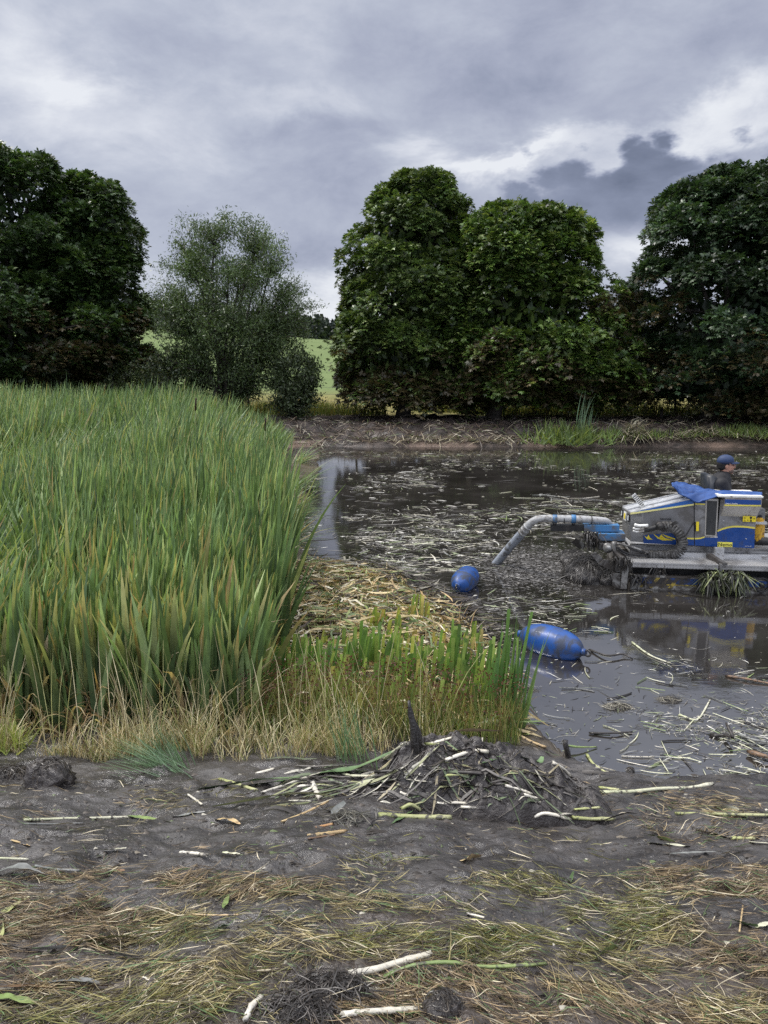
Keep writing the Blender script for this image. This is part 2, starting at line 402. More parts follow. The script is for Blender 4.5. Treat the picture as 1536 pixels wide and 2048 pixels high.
def strips(cen, L, wd, yaw, bend, roll, c0, c1=None, nseg=3, zfun=None, lift=None, tilt=None):
    """ribbons lying on the ground or water, following zfun"""
    N = len(cen); t = np.linspace(-.5, .5, nseg+1)[None, :]
    ang = yaw[:, None]+bend[:, None]*t
    st = (L/nseg)[:, None]
    x = np.cumsum(np.cos(ang)*st, 1); y = np.cumsum(np.sin(ang)*st, 1)
    x = x-x.mean(1, keepdims=True)+cen[:, 0, None]; y = y-y.mean(1, keepdims=True)+cen[:, 1, None]
    z = zfun(x, y) if zfun is not None else np.zeros_like(x)
    if zfun is not None and nseg > 1:      # stiff: keep the strand above the ground along its length
        zz = np.linspace(0, 1, nseg+1)[None, :]
        lin_ = z[:, :1]*(1-zz)+z[:, -1:]*zz
        z = np.maximum(z, .5*z+.5*lin_)
    z = z+lift[:, None]
    if tilt is not None: z = z+np.abs(tilt)[:, None]*L[:, None]*(t*np.sign(tilt)[:, None]+.5)
    tp = (1-.75*np.abs(2*t)**3)
    w2 = wd[:, None]*.5*tp
    ex, ey = -np.sin(ang)*np.cos(roll)[:, None]*w2, np.cos(ang)*np.cos(roll)[:, None]*w2
    ez = np.sin(roll)[:, None]*w2*np.ones_like(x)
    A = np.stack([x-ex, y-ey, z-ez+np.abs(ez)], -1); Bv = np.stack([x+ex, y+ey, z+ez+np.abs(ez)], -1)
    V = np.stack([A, Bv], 2).reshape(-1, 3)
    n1 = nseg+1; i = (np.arange(N)*n1)[:, None]+np.arange(nseg)[None, :]
    F = np.stack([2*i, 2*i+2, 2*i+3, 2*i+1], -1).reshape(-1, 4)
    if c1 is None: c1 = c0
    tt = (t+.5)[..., None]
    C = c0[:, None, :]*(1-tt)+c1[:, None, :]*tt
    return V, F, np.repeat(C, 2, 1).reshape(-1, 3)
def join(parts):
    V, F, C, off = [], [], [], 0
    for v, f, c in parts:
        V.append(v); F.append(f+off); C.append(c); off += len(v)
    return np.concatenate(V), np.concatenate(F), np.concatenate(C)
def tube(path, rad, sides=6, flat=1.0, c=(.5, .5, .5), c2=None, jit=0.0, ragged=0.0):
    """closed tube along a path; flat squashes it; returns V,F(quads),C"""
    P = np.asarray(path, float); n = len(P)
    rad = np.broadcast_to(np.asarray(rad, float), (n,))
    T = np.gradient(P, axis=0); T /= np.linalg.norm(T, axis=1)[:, None]+1e-9
    up = np.array([0, 0, 1.]) if abs(T[:, 2]).mean() < .85 else np.array([1., 0, 0])
    X = np.cross(T, up); X /= np.linalg.norm(X, axis=1)[:, None]+1e-9
    Y = np.cross(X, T)
    a = np.linspace(0, 2*np.pi, sides, endpoint=False)
    rr = rad[:, None]*(1+(rng.random((n, sides))-.5)*jit)
    V = P[:, None]+X[:, None]*(np.cos(a)[None, :]*rr)[..., None]+Y[:, None]*(np.sin(a)[None, :]*rr*flat)[..., None]
    if ragged:
        V[0] -= T[0]*(rng.random(sides)*ragged)[:, None]; V[-1] += T[-1]*(rng.random(sides)*ragged)[:, None]
    V = V.reshape(-1, 3)
    i = np.arange(n-1)[:, None]*sides; j = np.arange(sides)[None, :]; k = (j+1) % sides
    F = np.stack([i+j, i+k, i+k+sides, i+j+sides], -1).reshape(-1, 4)
    c0 = len(V); V = np.concatenate([V, P[:1], P[-1:]])
    F0 = [(c0, (q+1) % sides, q, q) for q in range(0)]
    caps = []
    for q in range(0, sides, 2):
        caps.append((c0, (q+2) % sides, (q+1) % sides, q)); b = (n-1)*sides
        caps.append((c0+1, b+q, b+(q+1) % sides, b+(q+2) % sides))
    F = np.concatenate([F, np.array(caps)])
    t = np.linspace(0, 1, n)
    C = mixc(c, c2 if c2 is not None else c, t)
    C = np.concatenate([np.repeat(C, sides, 0), C[:1], C[-1:]])
    return V, F, C
def smoothpath(pts, n=12):
    pts = np.asarray(pts, float)
    if len(pts) == 2: return pts[0]+(pts[1]-pts[0])*np.linspace(0, 1, n)[:, None]
    P = np.concatenate([[2*pts[0]-pts[1]], pts, [2*pts[-1]-pts[-2]]])
    out = []
    m = len(pts)-1
    for q in np.linspace(0, m-1e-6, n):
        i = int(q); t = q-i; a, b, c, d_ = P[i:i+4]
        out.append(.5*((2*b)+(-a+c)*t+(2*a-5*b+4*c-d_)*t*t+(-a+3*b-3*c+d_)*t**3))
    return np.array(out)
def pick(n, cols, probs):
    cols = np.array(cols); k = rng.choice(len(cols), n, p=np.array(probs)/np.sum(probs))
    return cols[k]*(.8+.4*rng.random((n, 1)))
def U(a, b, n): return rng.uniform(a, b, n)

# ------------------------------------------------------------------ trees
def limb(p0, p1, r0, r1, sag=.0, n=7, wob=.12):
    p0, p1 = np.array(p0, float), np.array(p1, float); L = np.linalg.norm(p1-p0)
    t = np.linspace(0, 1, n)[:, None]
    P = p0+(p1-p0)*t; P[:, 2] += sag*L*np.sin(np.pi*t[:, 0])
    w_ = np.cumsum(rng.normal(0, wob*L/n, (n, 3)), 0); w_[0] = 0; P += w_*np.sin(np.pi*t)
    return P, r0+(r1-r0)*t[:, 0]
def profile(pts, Y, base_px):
    """silhouette rows (py, xl, xr) in the picture -> arrays z, centre x, half width at distance Y"""
    z, c, r = [], [], []
    for py, xl, xr in pts:
        a, b = AT(xl, py, Y), AT(xr, py, Y)
        z.append(a[2]); c.append((a[0]+b[0])/2); r.append((b[0]-a[0])/2)
    o = np.argsort(z); return np.array(z)[o], np.array(c)[o], np.array(r)[o]
def chestnut(name, label, Y, pts, trunk_px, seed, cols, probs, brown=.35, nspray=900, leaf=.142, depth=.8, droop=.6, group=None, spr=.44, nf=13):
    global rng
    keep = rng; rng = np.random.default_rng(seed)
    z, c, r = profile(pts, Y, None)
    bx = AT(trunk_px[0], trunk_px[1], Y); bz = float(gz(bx[0], Y))
    nspray = int(nspray*2.1)
    root = empty(name, (bx[0], Y, bz), 0, label, 'tree', group)
    O = np.array([bx[0], Y, bz])
    # boughs bulge out of the crown; each carries its own sprays, more inside
    zz = np.linspace(z[0], z[-1], 200); rr = np.interp(zz, z, r)
    slope = np.gradient(rr, zz)
    wgt = np.sqrt(1+np.clip(slope, -3, 3)**2)*(rr+.15); wgt /= wgt.sum()
    n = nspray
    nb = int(nspray/19)
    kb = rng.choice(200, nb, p=wgt); zb_ = zz[kb]+U(-.2, .2, nb); pb_ = U(0, 2*np.pi, nb)
    rb = U(.35, 1.25, nb)*np.minimum(1, .30+np.interp(zb_, z, r)/2.8); rb = np.minimum(rb, .32+np.maximum(z[-1]-zb_, 0)*.8)
    Rb = np.interp(zb_, z, r)*(.78+.36*fbm(np.cos(pb_)*1.3+seed*3.1, np.sin(pb_)*1.3, zb_*.75, 2, 6)); Cb = np.interp(zb_, z, c)
    fb_ = np.maximum(.05, 1-rb*.62/np.maximum(Rb, .3))*np.where(rng.random(nb) < .25, U(.55, .9, nb), U(.78, 1.10, nb))
    BC = np.stack([Cb+Rb*fb_*np.cos(pb_), Y+Rb*depth*fb_*np.sin(pb_), np.minimum(zb_, z[-1]-rb*.30)], -1)
    ib = rng.integers(0, nb, n)
    sd_ = rng.normal(0, 1, (n, 3)); sd_[:, 2] = np.abs(sd_[:, 2])*.9-.25
    sd_ += np.stack([np.cos(pb_[ib]), np.sin(pb_[ib]), np.full(n, .25)], -1)*.9
    sd_ /= np.linalg.norm(sd_, axis=1)[:, None]
    S_ = BC[ib]+sd_*(rb[ib]*U(.75, 1.05, n))[:, None]*np.array([1.05, 1.05, .62])
    S_[:, 2] -= np.clip(1-np.abs(sd_[:, 2]), 0, 1)*rb[ib]*.18
    zc = S_[:, 2]; ph = pb_[ib]+rng.normal(0, .2, n); C_ = np.interp(zc, z, c)
    nrm = sd_*.9+np.array([0, 0, .35]); nrm /= np.linalg.norm(nrm, axis=1)[:, None]
    # leaves of each spray sit on a drooping dome
    M = nf; N = n*M
    sc = np.repeat(S_, M, 0); nn = np.repeat(nrm, M, 0); phs = np.repeat(ph, M)
    sr = np.repeat(U(.55, 1.15, n), M)*spr
    a = U(0, 2*np.pi, N); q = np.sqrt(rng.random(N))
    tx = np.stack([-np.sin(phs), np.cos(phs), np.zeros(N)], -1)
    ty = np.cross(nn, tx)
    off = tx*(np.cos(a)*q*sr)[:, None]*1.25+ty*(np.sin(a)*q*sr)[:, None]+nn*((1-q*q)*.3*sr)[:, None]
    lc = sc+off; lc[:, 2] -= q*q*sr*droop*.8
    outw = off/(np.linalg.norm(off, axis=1)[:, None]+1e-6)*.75+nn*.55; outw[:, 2] -= .15
    outw += rng.normal(0, .3, (N, 3)); outw /= np.linalg.norm(outw, axis=1)[:, None]
    up = nn*.5+np.array([0, 0, 1.0])+rng.normal(0, .35, (N, 3))
    side = np.cross(outw, up); side /= np.linalg.norm(side, axis=1)[:, None]+1e-6
    up = np.cross(side, outw)
    col = pick(N, cols, probs)
    col *= np.repeat(.65+.6*rng.random((n, 1)), M, 0)*np.repeat((.75+.5*rng.random((nb, 1)))[ib], M, 0)
    h01 = (lc[:, 2]-z[0])/(z[-1]-z[0])
    bn = fbm(lc[:, 0]*.5, lc[:, 1]*.5, lc[:, 2]*.6, 3, 3)
    bm = sstep(.15, -.1, h01-brown*.55-(bn-.5)*1.3)*.75
    br = pick(N, [(.070, .055, .025), (.060, .050, .024), (.10, .08, .035), (.05, .055, .02)], [3, 3, 2, 3])
    usebr = rng.random(N) < bm
    col = np.where(usebr[:, None], br, col)
    V, F, Cc = [], [], []
    nl = 6
    for j in range(nl):
        an = (j-(nl-1)/2)*R(44)+rng.normal(0, .12, N)
        ll = leaf*(1.15-.10*abs(j-(nl-1)/2))*U(.75, 1.2, N)
        dr = U(.15, .6, N)*droop*1.4
        dv = outw*np.cos(an)[:, None]+side*np.sin(an)[:, None]-up*dr[:, None]*.6
        dv[:, 2] -= dr*.55; dv /= np.linalg.norm(dv, axis=1)[:, None]
        sv = np.cross(dv, up); sv /= np.linalg.norm(sv, axis=1)[:, None]+1e-6
        w_ = ll*.21
        mid = lc+dv*(ll*.62)[:, None]+up*(ll*.06)[:, None]
        V.append(np.stack([lc, mid-sv*w_[:, None], lc+dv*ll[:, None], mid+sv*w_[:, None]], 1))
    V = np.stack(V, 1).reshape(-1, 3)
    F = np.arange(len(V)).reshape(-1, 4)
    Cc = np.repeat(col, nl*4, 0)
    # inner screen of foliage, deep in the crown
    Ni = int(nspray*2.2); k = rng.choice(200, Ni, p=wgt); zi = zz[k]; pi_ = U(0, 2*np.pi, Ni); fi = U(.1, .70, Ni)
    Ri = np.interp(zi, z, r); Ci = np.interp(zi, z, c)
    ic = np.stack([Ci+Ri*fi*np.cos(pi_), Y+Ri*depth*fi*np.sin(pi_), zi], -1)
    d1 = rng.normal(0, 1, (Ni, 3)); d1[:, 2] -= .5; d1 /= np.linalg.norm(d1, axis=1)[:, None]
    d2 = np.cross(d1, rng.normal(0, 1, (Ni, 3))); d2 /= np.linalg.norm(d2, axis=1)[:, None]
    s1 = U(.14, .26, Ni)[:, None]
    Vi = np.stack([ic-d1*s1, ic-d2*s1*.5, ic+d1*s1, ic+d2*s1*.5], 1).reshape(-1, 3)
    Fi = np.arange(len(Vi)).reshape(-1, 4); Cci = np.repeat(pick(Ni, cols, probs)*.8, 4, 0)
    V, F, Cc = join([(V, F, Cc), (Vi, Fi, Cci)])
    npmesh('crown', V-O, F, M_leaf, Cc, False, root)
    # trunk and limbs
    parts = []; zt = z[0]+(z[-1]-z[0])*.72
    top = np.array([np.interp(zt, z, c), Y, zt])
    P, rad = limb(O-[0, 0, .3], top, .34, .05, n=12, wob=.05); rad[0] *= 1.35
    parts.append(tube(P, rad, 9, c=(1, 1, 1), jit=.15))
    for _ in range(34):
        i = rng.integers(2, 10); st = P[i]; k = rng.integers(0, n)
        e = S_[k]*.92+np.array([C_[k], Y, zc[k]])*.08
        if e[2] < st[2]-1.2: continue
        Q, r2 = limb(st, e, rad[i]*.5, .018, .08, 8, .12)
        parts.append(tube(Q, r2, 6, c=(1, 1, 1), jit=.1))
    V, F, Cc = join(parts)
    npmesh('trunk', V-O, F, M_bark, None, True, root)
    rng = keep
    return root

GRN = [(.030, .060, .016), (.042, .085, .020), (.060, .105, .026), (.10, .14, .04), (.022, .040, .014)]
TREES_G = 'broad chestnut trees along the far bank'
chestnut('chestnut_tree', 'tall dark chestnut tree cut off by the left edge of the picture, behind the reeds', 31.5,
         [(310, -40, 95), (330, -150, 125), (380, -230, 138), (450, -280, 150), (560, -300, 170), (640, -300, 215), (700, -280, 225), (735, -230, 215), (765, -150, 150)],
         (58, 838), 101, GRN, [3, 4, 3, .5, 2], .30, 1350, group=TREES_G)
chestnut('chestnut_tree', 'dark rounded chestnut tree left of the airy willow, brown at its foot', 33.5,
         [(352, 150, 180), (370, 120, 225), (410, 70, 252), (450, 60, 275), (500, 40, 290), (560, 40, 285), (620, 50, 300), (680, 60, 318), (730, 80, 308), (762, 130, 280)],
         (185, 838), 102, GRN, [3, 4, 3, .6, 2], .34, 1050, group=TREES_G)
chestnut('chestnut_tree', 'upright green chestnut tree with a tall narrow top, right of the meadow gap', 31.5,
         [(350, 815, 880), (370, 770, 915), (400, 755, 918), (440, 725, 930), (490, 690, 960), (540, 678, 965), (600, 690, 970), (650, 665, 975), (700, 655, 985), (750, 665, 985), (785, 690, 965), (806, 740, 930)],
         (805, 842), 103, [(.050, .092, .022), (.078, .13, .03), (.12, .175, .045), (.18, .23, .08), (.03, .05, .018)], [3, 4, 3, 1.2, 1.5], .33, 1400, group=TREES_G)
chestnut('chestnut_tree', 'wide domed chestnut tree with yellow green top, in the middle of the far bank', 30.8,
         [(418, 980, 1060), (430, 925, 1150), (450, 905, 1190), (485, 885, 1200), (540, 885, 1212), (590, 880, 1232), (640, 870, 1255), (690, 880, 1275), (740, 890, 1290), (775, 920, 1270), (808, 990, 1200)],
         (985, 842), 104, [(.046, .092, .018), (.078, .14, .025), (.12, .185, .038), (.20, .25, .08), (.025, .045, .015)], [3, 4, 3.5, 1.3, 1.5], .36, 1650, group=TREES_G)
chestnut('chestnut_tree', 'huge blackish chestnut tree at the right edge of the picture, spreading low over the bank', 30.8,
         [(345, 1440, 1560), (365, 1380, 1640), (400, 1338, 1720), (450, 1302, 1790), (500, 1278, 1830), (560, 1252, 1850), (620, 1240, 1860), (680, 1222, 1870), (730, 1228, 1860), (770, 1250, 1800), (802, 1300, 1700)],
         (1410, 842), 105, [(.024, .050, .020), (.034, .068, .026), (.05, .09, .035), (.08, .11, .05), (.016, .030, .012)], [3, 4, 2.5, .6, 2.5], .30, 2300, group=TREES_G)

def willow(name, label, Y, pts, trunk_px, seed, nend, nleaf, spread, stems, cols, probs, leafs=(.04, .085), w=.2, base_r=.13):
    global rng
    keep = rng; rng = np.random.default_rng(seed)
    z, c, r = profile(pts, Y, None)
    bx = AT(trunk_px[0], trunk_px[1], Y); bz = float(gz(bx[0], Y)); O = np.array([bx[0], Y, bz])
    root = empty(name, O, 0, label, 'tree' if stems > 5 else 'shrub')
    zz = np.linspace(z[0], z[-1], 150); rr = np.interp(zz, z, r); wgt = (rr**1.6+.02); wgt /= wgt.sum()
    k = rng.choice(150, nend, p=wgt); ze = zz[k]; ph = U(0, 2*np.pi, nend)
    lump = .70+.55*fbm(np.cos(ph)*1.8+seed, np.sin(ph)*1.8, ze*.8, 3, 2)
    fe = np.minimum(np.sqrt(U(.05, 1, nend))*lump*1.05, 1.02)
    E = np.stack([np.interp(ze, z, c)+np.interp(ze, z, r)*fe*np.cos(ph), Y+np.interp(ze, z, r)*.75*fe*np.sin(ph), ze], -1)
    parts = []; hubs = []
    for s_ in range(stems):
        a = 2*np.pi*s_/stems+rng.random()*.6; hz = z[0]+(z[-1]-z[0])*rng.uniform(.45, .8)
        e = np.array([np.interp(hz, z, c)+np.interp(hz, z, r)*.55*math.cos(a), Y+np.interp(hz, z, r)*.4*math.sin(a), hz])
        P, rad = limb(O+[rng.normal(0, .12), rng.normal(0, .12), -.2], e, base_r*rng.uniform(.6, 1.1), .025, .06, 12, .10)
        parts.append(tube(P, rad, 6, c=(1, 1, 1), jit=.1))
        for i in range(2, 12): hubs.append((P[i], rad[i]))
    HP = np.array([q[0] for q in hubs]); HR = [q[1] for q in hubs]
    Lc = []
    for e in E:
        dd = np.linalg.norm(HP-e, axis=1)+np.where(HP[:, 2] > e[2]-.15, 1.5, 0)
        j = int(np.argmin(dd)); P, rad = limb(HP[j], e, max(.010, HR[j]*.4), .006, .07, 6, .16)
        parts.append(tube(P, rad, 3, c=(1, 1, 1)))
        m = nleaf; tt = rng.integers(2, 6, m)
        Lc.append(P[tt]+rng.normal(0, spread, (m, 3))*np.array([1, 1, .8]))
    V, F, Cc = join(parts)
    npmesh('trunk', V-O, F, M_bark, None, True, root)
    Lc = np.concatenate(Lc); N = len(Lc)
    d1 = rng.normal(0, 1, (N, 3)); d1[:, 2] -= .7; d1 /= np.linalg.norm(d1, axis=1)[:, None]
    d2 = np.cross(d1, rng.normal(0, 1, (N, 3))); d2 /= np.linalg.norm(d2, axis=1)[:, None]
    s1 = U(leafs[0], leafs[1], N)[:, None]
    V = np.stack([Lc-d1*s1, Lc-d2*s1*w, Lc+d1*s1, Lc+d2*s1*w], 1).reshape(-1, 3)
    col = pick(N, cols, probs)*(.7+.6*fbm(Lc[:, 0]*.8, Lc[:, 1]*.8, Lc[:, 2]*.8, 3, 9))[:, None]
    npmesh('crown', V-O, np.arange(len(V)).reshape(-1, 4), M_leaf, np.repeat(col, 4, 0), False, root)
    rng = keep
    return root
WCOL = [(.06, .10, .03), (.085, .13, .04), (.04, .07, .022), (.12, .17, .07)]
willow('willow_tree', 'airy grey green willow with many thin stems, left of the meadow gap', 31.0,
       [(415, 415, 445), (430, 375, 500), (450, 355, 550), (490, 335, 582), (530, 315, 590), (575, 300, 618), (620, 292, 645), (670, 300, 640), (720, 320, 600), (770, 370, 560), (800, 400, 520)],
       (452, 838), 201, 900, 92, .17, 17, WCOL, [3, 3, 2, 1], w=.26)
willow('willow_bush', 'round dark green bush at the right foot of the willow', 30.2,
       [(688, 575, 600), (705, 550, 630), (735, 530, 648), (770, 528, 650), (805, 535, 640), (835, 550, 620)],
       (588, 842), 202, 170, 70, .15, 5, [(.05, .075, .03), (.07, .10, .04), (.035, .05, .02)], [3, 3, 2], w=.35)
willow('elder_bush', 'low dark bush between the left chestnut and the willow stems', 30.6,
       [(690, 320, 360), (715, 290, 400), (750, 275, 425), (790, 280, 430), (835, 300, 420)],
       (350, 842), 203, 170, 60, .16, 4, [(.035, .055, .02), (.05, .075, .03), (.09, .10, .03)], [3, 3, 1], w=.4)

willow('field_bush', 'dark bush under the left chestnuts at the back of the reeds', 30.9,
       [(735, 60, 110), (755, 20, 150), (780, 0, 170), (838, 10, 160)], (90, 842), 211, 150, 60, .16, 4, [(.03, .05, .018), (.05, .075, .028)], [3, 2], w=.4)
willow('field_bush', 'dark bush at the right foot of the rounded left chestnut', 31.4,
       [(720, 235, 265), (745, 205, 300), (780, 190, 315), (838, 200, 305)], (250, 842), 212, 150, 60, .16, 4, [(.035, .055, .018), (.07, .085, .028)], [3, 2], w=.4)
# far wood on the ridge: one mass
def far_wood():
    n = 2600
    y = U(262, 330, n); x = U(-1, 1, n)*(y*.75); zb = gz(x, y)
    h = U(6.5, 9.5, n)*(.85+.3*fbm(x*.05, y*.05, 0, 2, 4)); q = 34
    N = n*q
    X, Y_, Z, Hh = [np.repeat(v, q) for v in (x, y, zb, h)]
    t = rng.random(N)**.8; a = U(0, 2*np.pi, N); rr = (1-t)**.7*Hh*.22*U(.6, 1.1, N)
    c = np.stack([X+rr*np.cos(a), Y_+rr*np.sin(a), Z+t*Hh], -1)
    d1 = rng.normal(0, 1, (N, 3)); d1 /= np.linalg.norm(d1, axis=1)[:, None]; d2 = np.cross(d1, rng.normal(0, 1, (N, 3))); d2 /= np.linalg.norm(d2, axis=1)[:, None]
    s_ = U(.5, 1.1, N)[:, None]
    V = np.stack([c-d1*s_, c-d2*s_*.7, c+d1*s_, c+d2*s_*.7], 1).reshape(-1, 3)
    col = np.repeat(pick(n, [(.020, .034, .022), (.028, .045, .026), (.016, .026, .020)], [2, 2, 2]), q*4, 0)
    tag(npmesh('far_wood', V, np.arange(len(V)).reshape(-1, 4), M_leaf, col), kind='stuff', label='dark wood covering the distant ridge', cat='wood')
far_wood()

# rank weeds and grass under the trees behind the mud bank
def undergrowth():
    parts = []
    n = 26000
    x = U(-21, 25, n); y = U(32.0, 38, n)
    k = fbm(x*.35, y*.3, 0, 3, 71) > .40; x, y = x[k], y[k]; n = len(x)
    z = gz(x, y); hh = U(.15, .7, n)*(.4+1.2*fbm(x*.5, y*.5, 0, 3, 72))
    col = pick(n, [(.10, .14, .035), (.16, .18, .05), (.26, .23, .09), (.06, .09, .025), (.20, .14, .06)], [4, 3, 2, 3, 1])
    parts.append(blades(np.stack([x, y, z], -1), hh, U(.012, .035, n), U(0, 6.28, n), U(0, .3, n), U(.1, 1.0, n), U(-.8, .8, n), col*.7, col, 3))
    n = 9000                                   # broad leaves of nettles, docks and brambles
    x = U(-21, 25, n); y = U(31.8, 35, n); k = fbm(x*.45, y*.4, 0, 3, 75) > .47; x, y = x[k], y[k]; n = len(x)
    z = gz(x, y)+U(0, .75, n)*sstep(.45, .7, fbm(x*.4, 1.0, 0, 3, 76))+U(0, .15, n)
    c = np.stack([x, y, z], -1); d1 = rng.normal(0, 1, (n, 3)); d1[:, 2] *= .4; d1 /= np.linalg.norm(d1, axis=1)[:, None]
    d2 = np.cross(d1, rng.normal(0, .4, (n, 3))+[0, 0, 1.]); d2 /= np.linalg.norm(d2, axis=1)[:, None]; s_ = U(.04, .10, n)[:, None]
    V = np.stack([c-d1*s_, c-d2*s_*.5, c+d1*s_, c+d2*s_*.5], 1).reshape(-1, 3)
    col = pick(n, [(.07, .12, .03), (.12, .16, .04), (.20, .20, .05)], [3, 2, 1])
    parts.append((V, np.arange(len(V)).reshape(-1, 4), np.repeat(col, 4, 0)))
    V, F, C = join(parts)
    tag(npmesh('undergrowth', V, F, M_reed, C), kind='stuff', label='rank grass and weeds under the trees behind the mud bank', cat='undergrowth')
undergrowth()

# stock fence behind the trees
def fence():
    o = empty('wire_fence', (0, 34.2, .5), 0, 'stock fence of thin dark posts and wire between the trees and the meadow', 'fence')
    O = np.array([0, 34.2, .5])
    xs = np.arange(-13, 19, 2.35)
    mt = plain('old fence wood', (.09, .075, .06), .9, bump=.5)
    mw = plain('fence wire', (.2, .2, .2), .5, metal=1)
    tops = []
    for x in xs:
        z0 = float(gz(x, 34.2)); lean = rng.normal(0, .03)
        P = np.array([[x, 34.2, z0-.2], [x+lean, 34.2, z0+.6], [x+lean*2, 34.2, z0+1.25]])
        V, F, C = tube(P, [.055, .05, .045], 7, jit=.1); npmesh('post', V-O, F, mt, None, False, o); tops.append(P[-1])
    parts = []
    for hgt in (.05, .35, .65, .95):
        for a, b in zip(tops[:-1], tops[1:]):
            q = smoothpath([a-[0, .06, hgt], (a+b)/2-[0, .06, hgt+.03], b-[0, .06, hgt]], 5); parts.append(tube(q, .006, 4))
    V, F, C = join(parts); npmesh('wire', V-O, F, mw, None, False, o)
fence()
# single posts standing free on the far bank
def lone_post(px, py_top, py_bot, Y, label, r=.07):
    a, b = AT(px, py_bot, Y), AT(px+2, py_top, Y); a[2] = float(gz(a[0], Y))-.15
    V, F, C = tube([a, (a+b)/2, b], [r, r, r*.9], 8, jit=.15)
    O = np.array([a[0], a[1], a[2]+.15]); o = npmesh('fence_post', V-O, F, M_bark, None, False); o.location = O
    tag(o, label, 'post')
lone_post(1322, 818, 845, 31.2, 'short dark post standing alone on the far bank below the huge right tree')
lone_post(1449, 800, 838, 32.6, 'taller dark post under the spreading boughs near the right edge', .08)

# ------------------------------------------------------------------ reed bed
def pip(x, y, poly):
    return sdf(x, y, np.array(poly)) > 0
Q = lambda L: [G(x, y, .08)[:2] for x, y in L]
ORD = 'first second third fourth fifth sixth seventh eighth ninth tenth eleventh twelfth thirteenth fourteenth fifteenth sixteenth seventeenth eighteenth nineteenth twentieth twenty-first twenty-second'.split()
yb = float(G(300, 1478, .12)[1])            # foot of the front row of reeds
xe = lambda y: np.interp(y, [yb, 7, 8.5, 10.5, 14, 19, FAR_Y+.8], [G(495, 1470, .1)[0], G(535, 1330, .1)[0], G(562, 1190, .1)[0], G(562, 1080, .1)[0], G(560, 990, .1)[0], G(560, 935, .1)[0], G(570, 886, 0)[0]])
GREENS = [(.100, .165, .066), (.140, .215, .085), (.058, .100, .044), (.21, .29, .13), (.32, .38, .18)]
def reeds(x, y, dens_seed, hmul=1.0, wmul=1.0, nseg=6, perclump=5, shortfrac=0.0):
    """cattail plants: each has a few upright leaves; returns arrays"""
    n = len(x); k = perclump; N = n*k
    bx = np.repeat(x, k)+rng.normal(0, .035, N); by = np.repeat(y, k)+rng.normal(0, .035, N)
    z = gz(bx, by, False)-.05
    hN = np.interp(y, [5, 7, 9, 12, 18, 26], [1.22, 1.42, 1.60, 1.80, 2.02, 2.05])*U(.84, 1.06, n)*(.80+.40*fbm(x*.6, y*.6, 0, 3, 81))
    hN = hN*(1-.55*sstep(330, 590, to_px(np.stack([x, y, x*0+1.5], -1))[0])*sstep(9.5, 15, y))
    h = np.repeat(hN, k)*(1.06-.55*rng.random(N)**1.3)*hmul
    wd = U(.022, .046, N)*wmul*(1+.25*sstep(9, 6, by))
    wind = np.repeat(rng.normal(.1, .9, n)+1.3*(fbm(x*.45, y*.45, 0, 2, 83)-.5), k)
    az_ = wind+rng.normal(0, 1.1, N)
    p0 = np.abs(rng.normal(.05, .14, N))+np.repeat(.42*sstep(.55, .72, fbm(x*.5, y*.5, 0, 3, 85)), k); p1 = np.abs(rng.normal(.10, .24, N))+.28*sstep(9, 17, by)
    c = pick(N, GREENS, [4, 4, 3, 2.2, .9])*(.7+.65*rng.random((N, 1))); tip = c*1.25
    yt = rng.random(N) < .09+.20*sstep(7.5, 5.5, by); tip = np.where(yt[:, None], pick(N, [(.46, .42, .18), (.44, .30, .13), (.36, .38, .14)], [3, 1, 3]), tip)
    dead = rng.random(N) < .08+.12*sstep(7.3, 5.3, by)
    dc = pick(N, [(.46, .36, .20), (.36, .26, .13), (.50, .42, .28)], [3, 2, 2])
    c = np.where(dead[:, None], dc, c); tip = np.where(dead[:, None], dc*.95, tip)
    h = np.where(dead, h*U(.35, .8, N), h); p1 = np.where(dead, p1+U(.3, 1.8, N), p1)
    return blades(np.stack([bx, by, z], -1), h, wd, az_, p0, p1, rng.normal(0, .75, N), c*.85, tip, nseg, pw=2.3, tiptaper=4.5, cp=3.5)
def scatter(n, y0, y1, xl, power=1.0):
    y = y0+(y1-y0)*rng.random(n)**power; x = xl(y)+(xe(y)-xl(y))*rng.random(n)
    return x, y
left = lambda y: -.56*y-.9
def reed_bed():
    parts = []
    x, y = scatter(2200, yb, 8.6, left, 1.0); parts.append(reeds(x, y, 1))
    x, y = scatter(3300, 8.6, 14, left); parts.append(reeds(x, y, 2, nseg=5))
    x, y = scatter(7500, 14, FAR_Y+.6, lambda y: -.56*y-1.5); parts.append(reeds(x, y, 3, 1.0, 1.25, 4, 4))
    # leaf litter and dead leaves at the foot of the front rows
    n = 2600; x, y = scatter(n, yb-.12, yb+.9, left); z = gz(x, y, False)
    c = pick(n, [(.48, .38, .22), (.36, .25, .13), (.55, .48, .33), (.20, .14, .08)], [4, 3, 2, 2])
    parts.append(blades(np.stack([x, y, z-.02], -1), U(.15, .75, n), U(.008, .022, n), U(0, 6.28, n), U(.1, 1.1, n), U(.3, 2.2, n), U(-1.2, 1.2, n), c, c, 6))
    V, F, C = join(parts)
    tag(npmesh('reed_bed', V, F, M_reed, C), kind='stuff', label='dense bed of tall green cattail reeds filling the left of the pond', cat='reeds')
reed_bed()
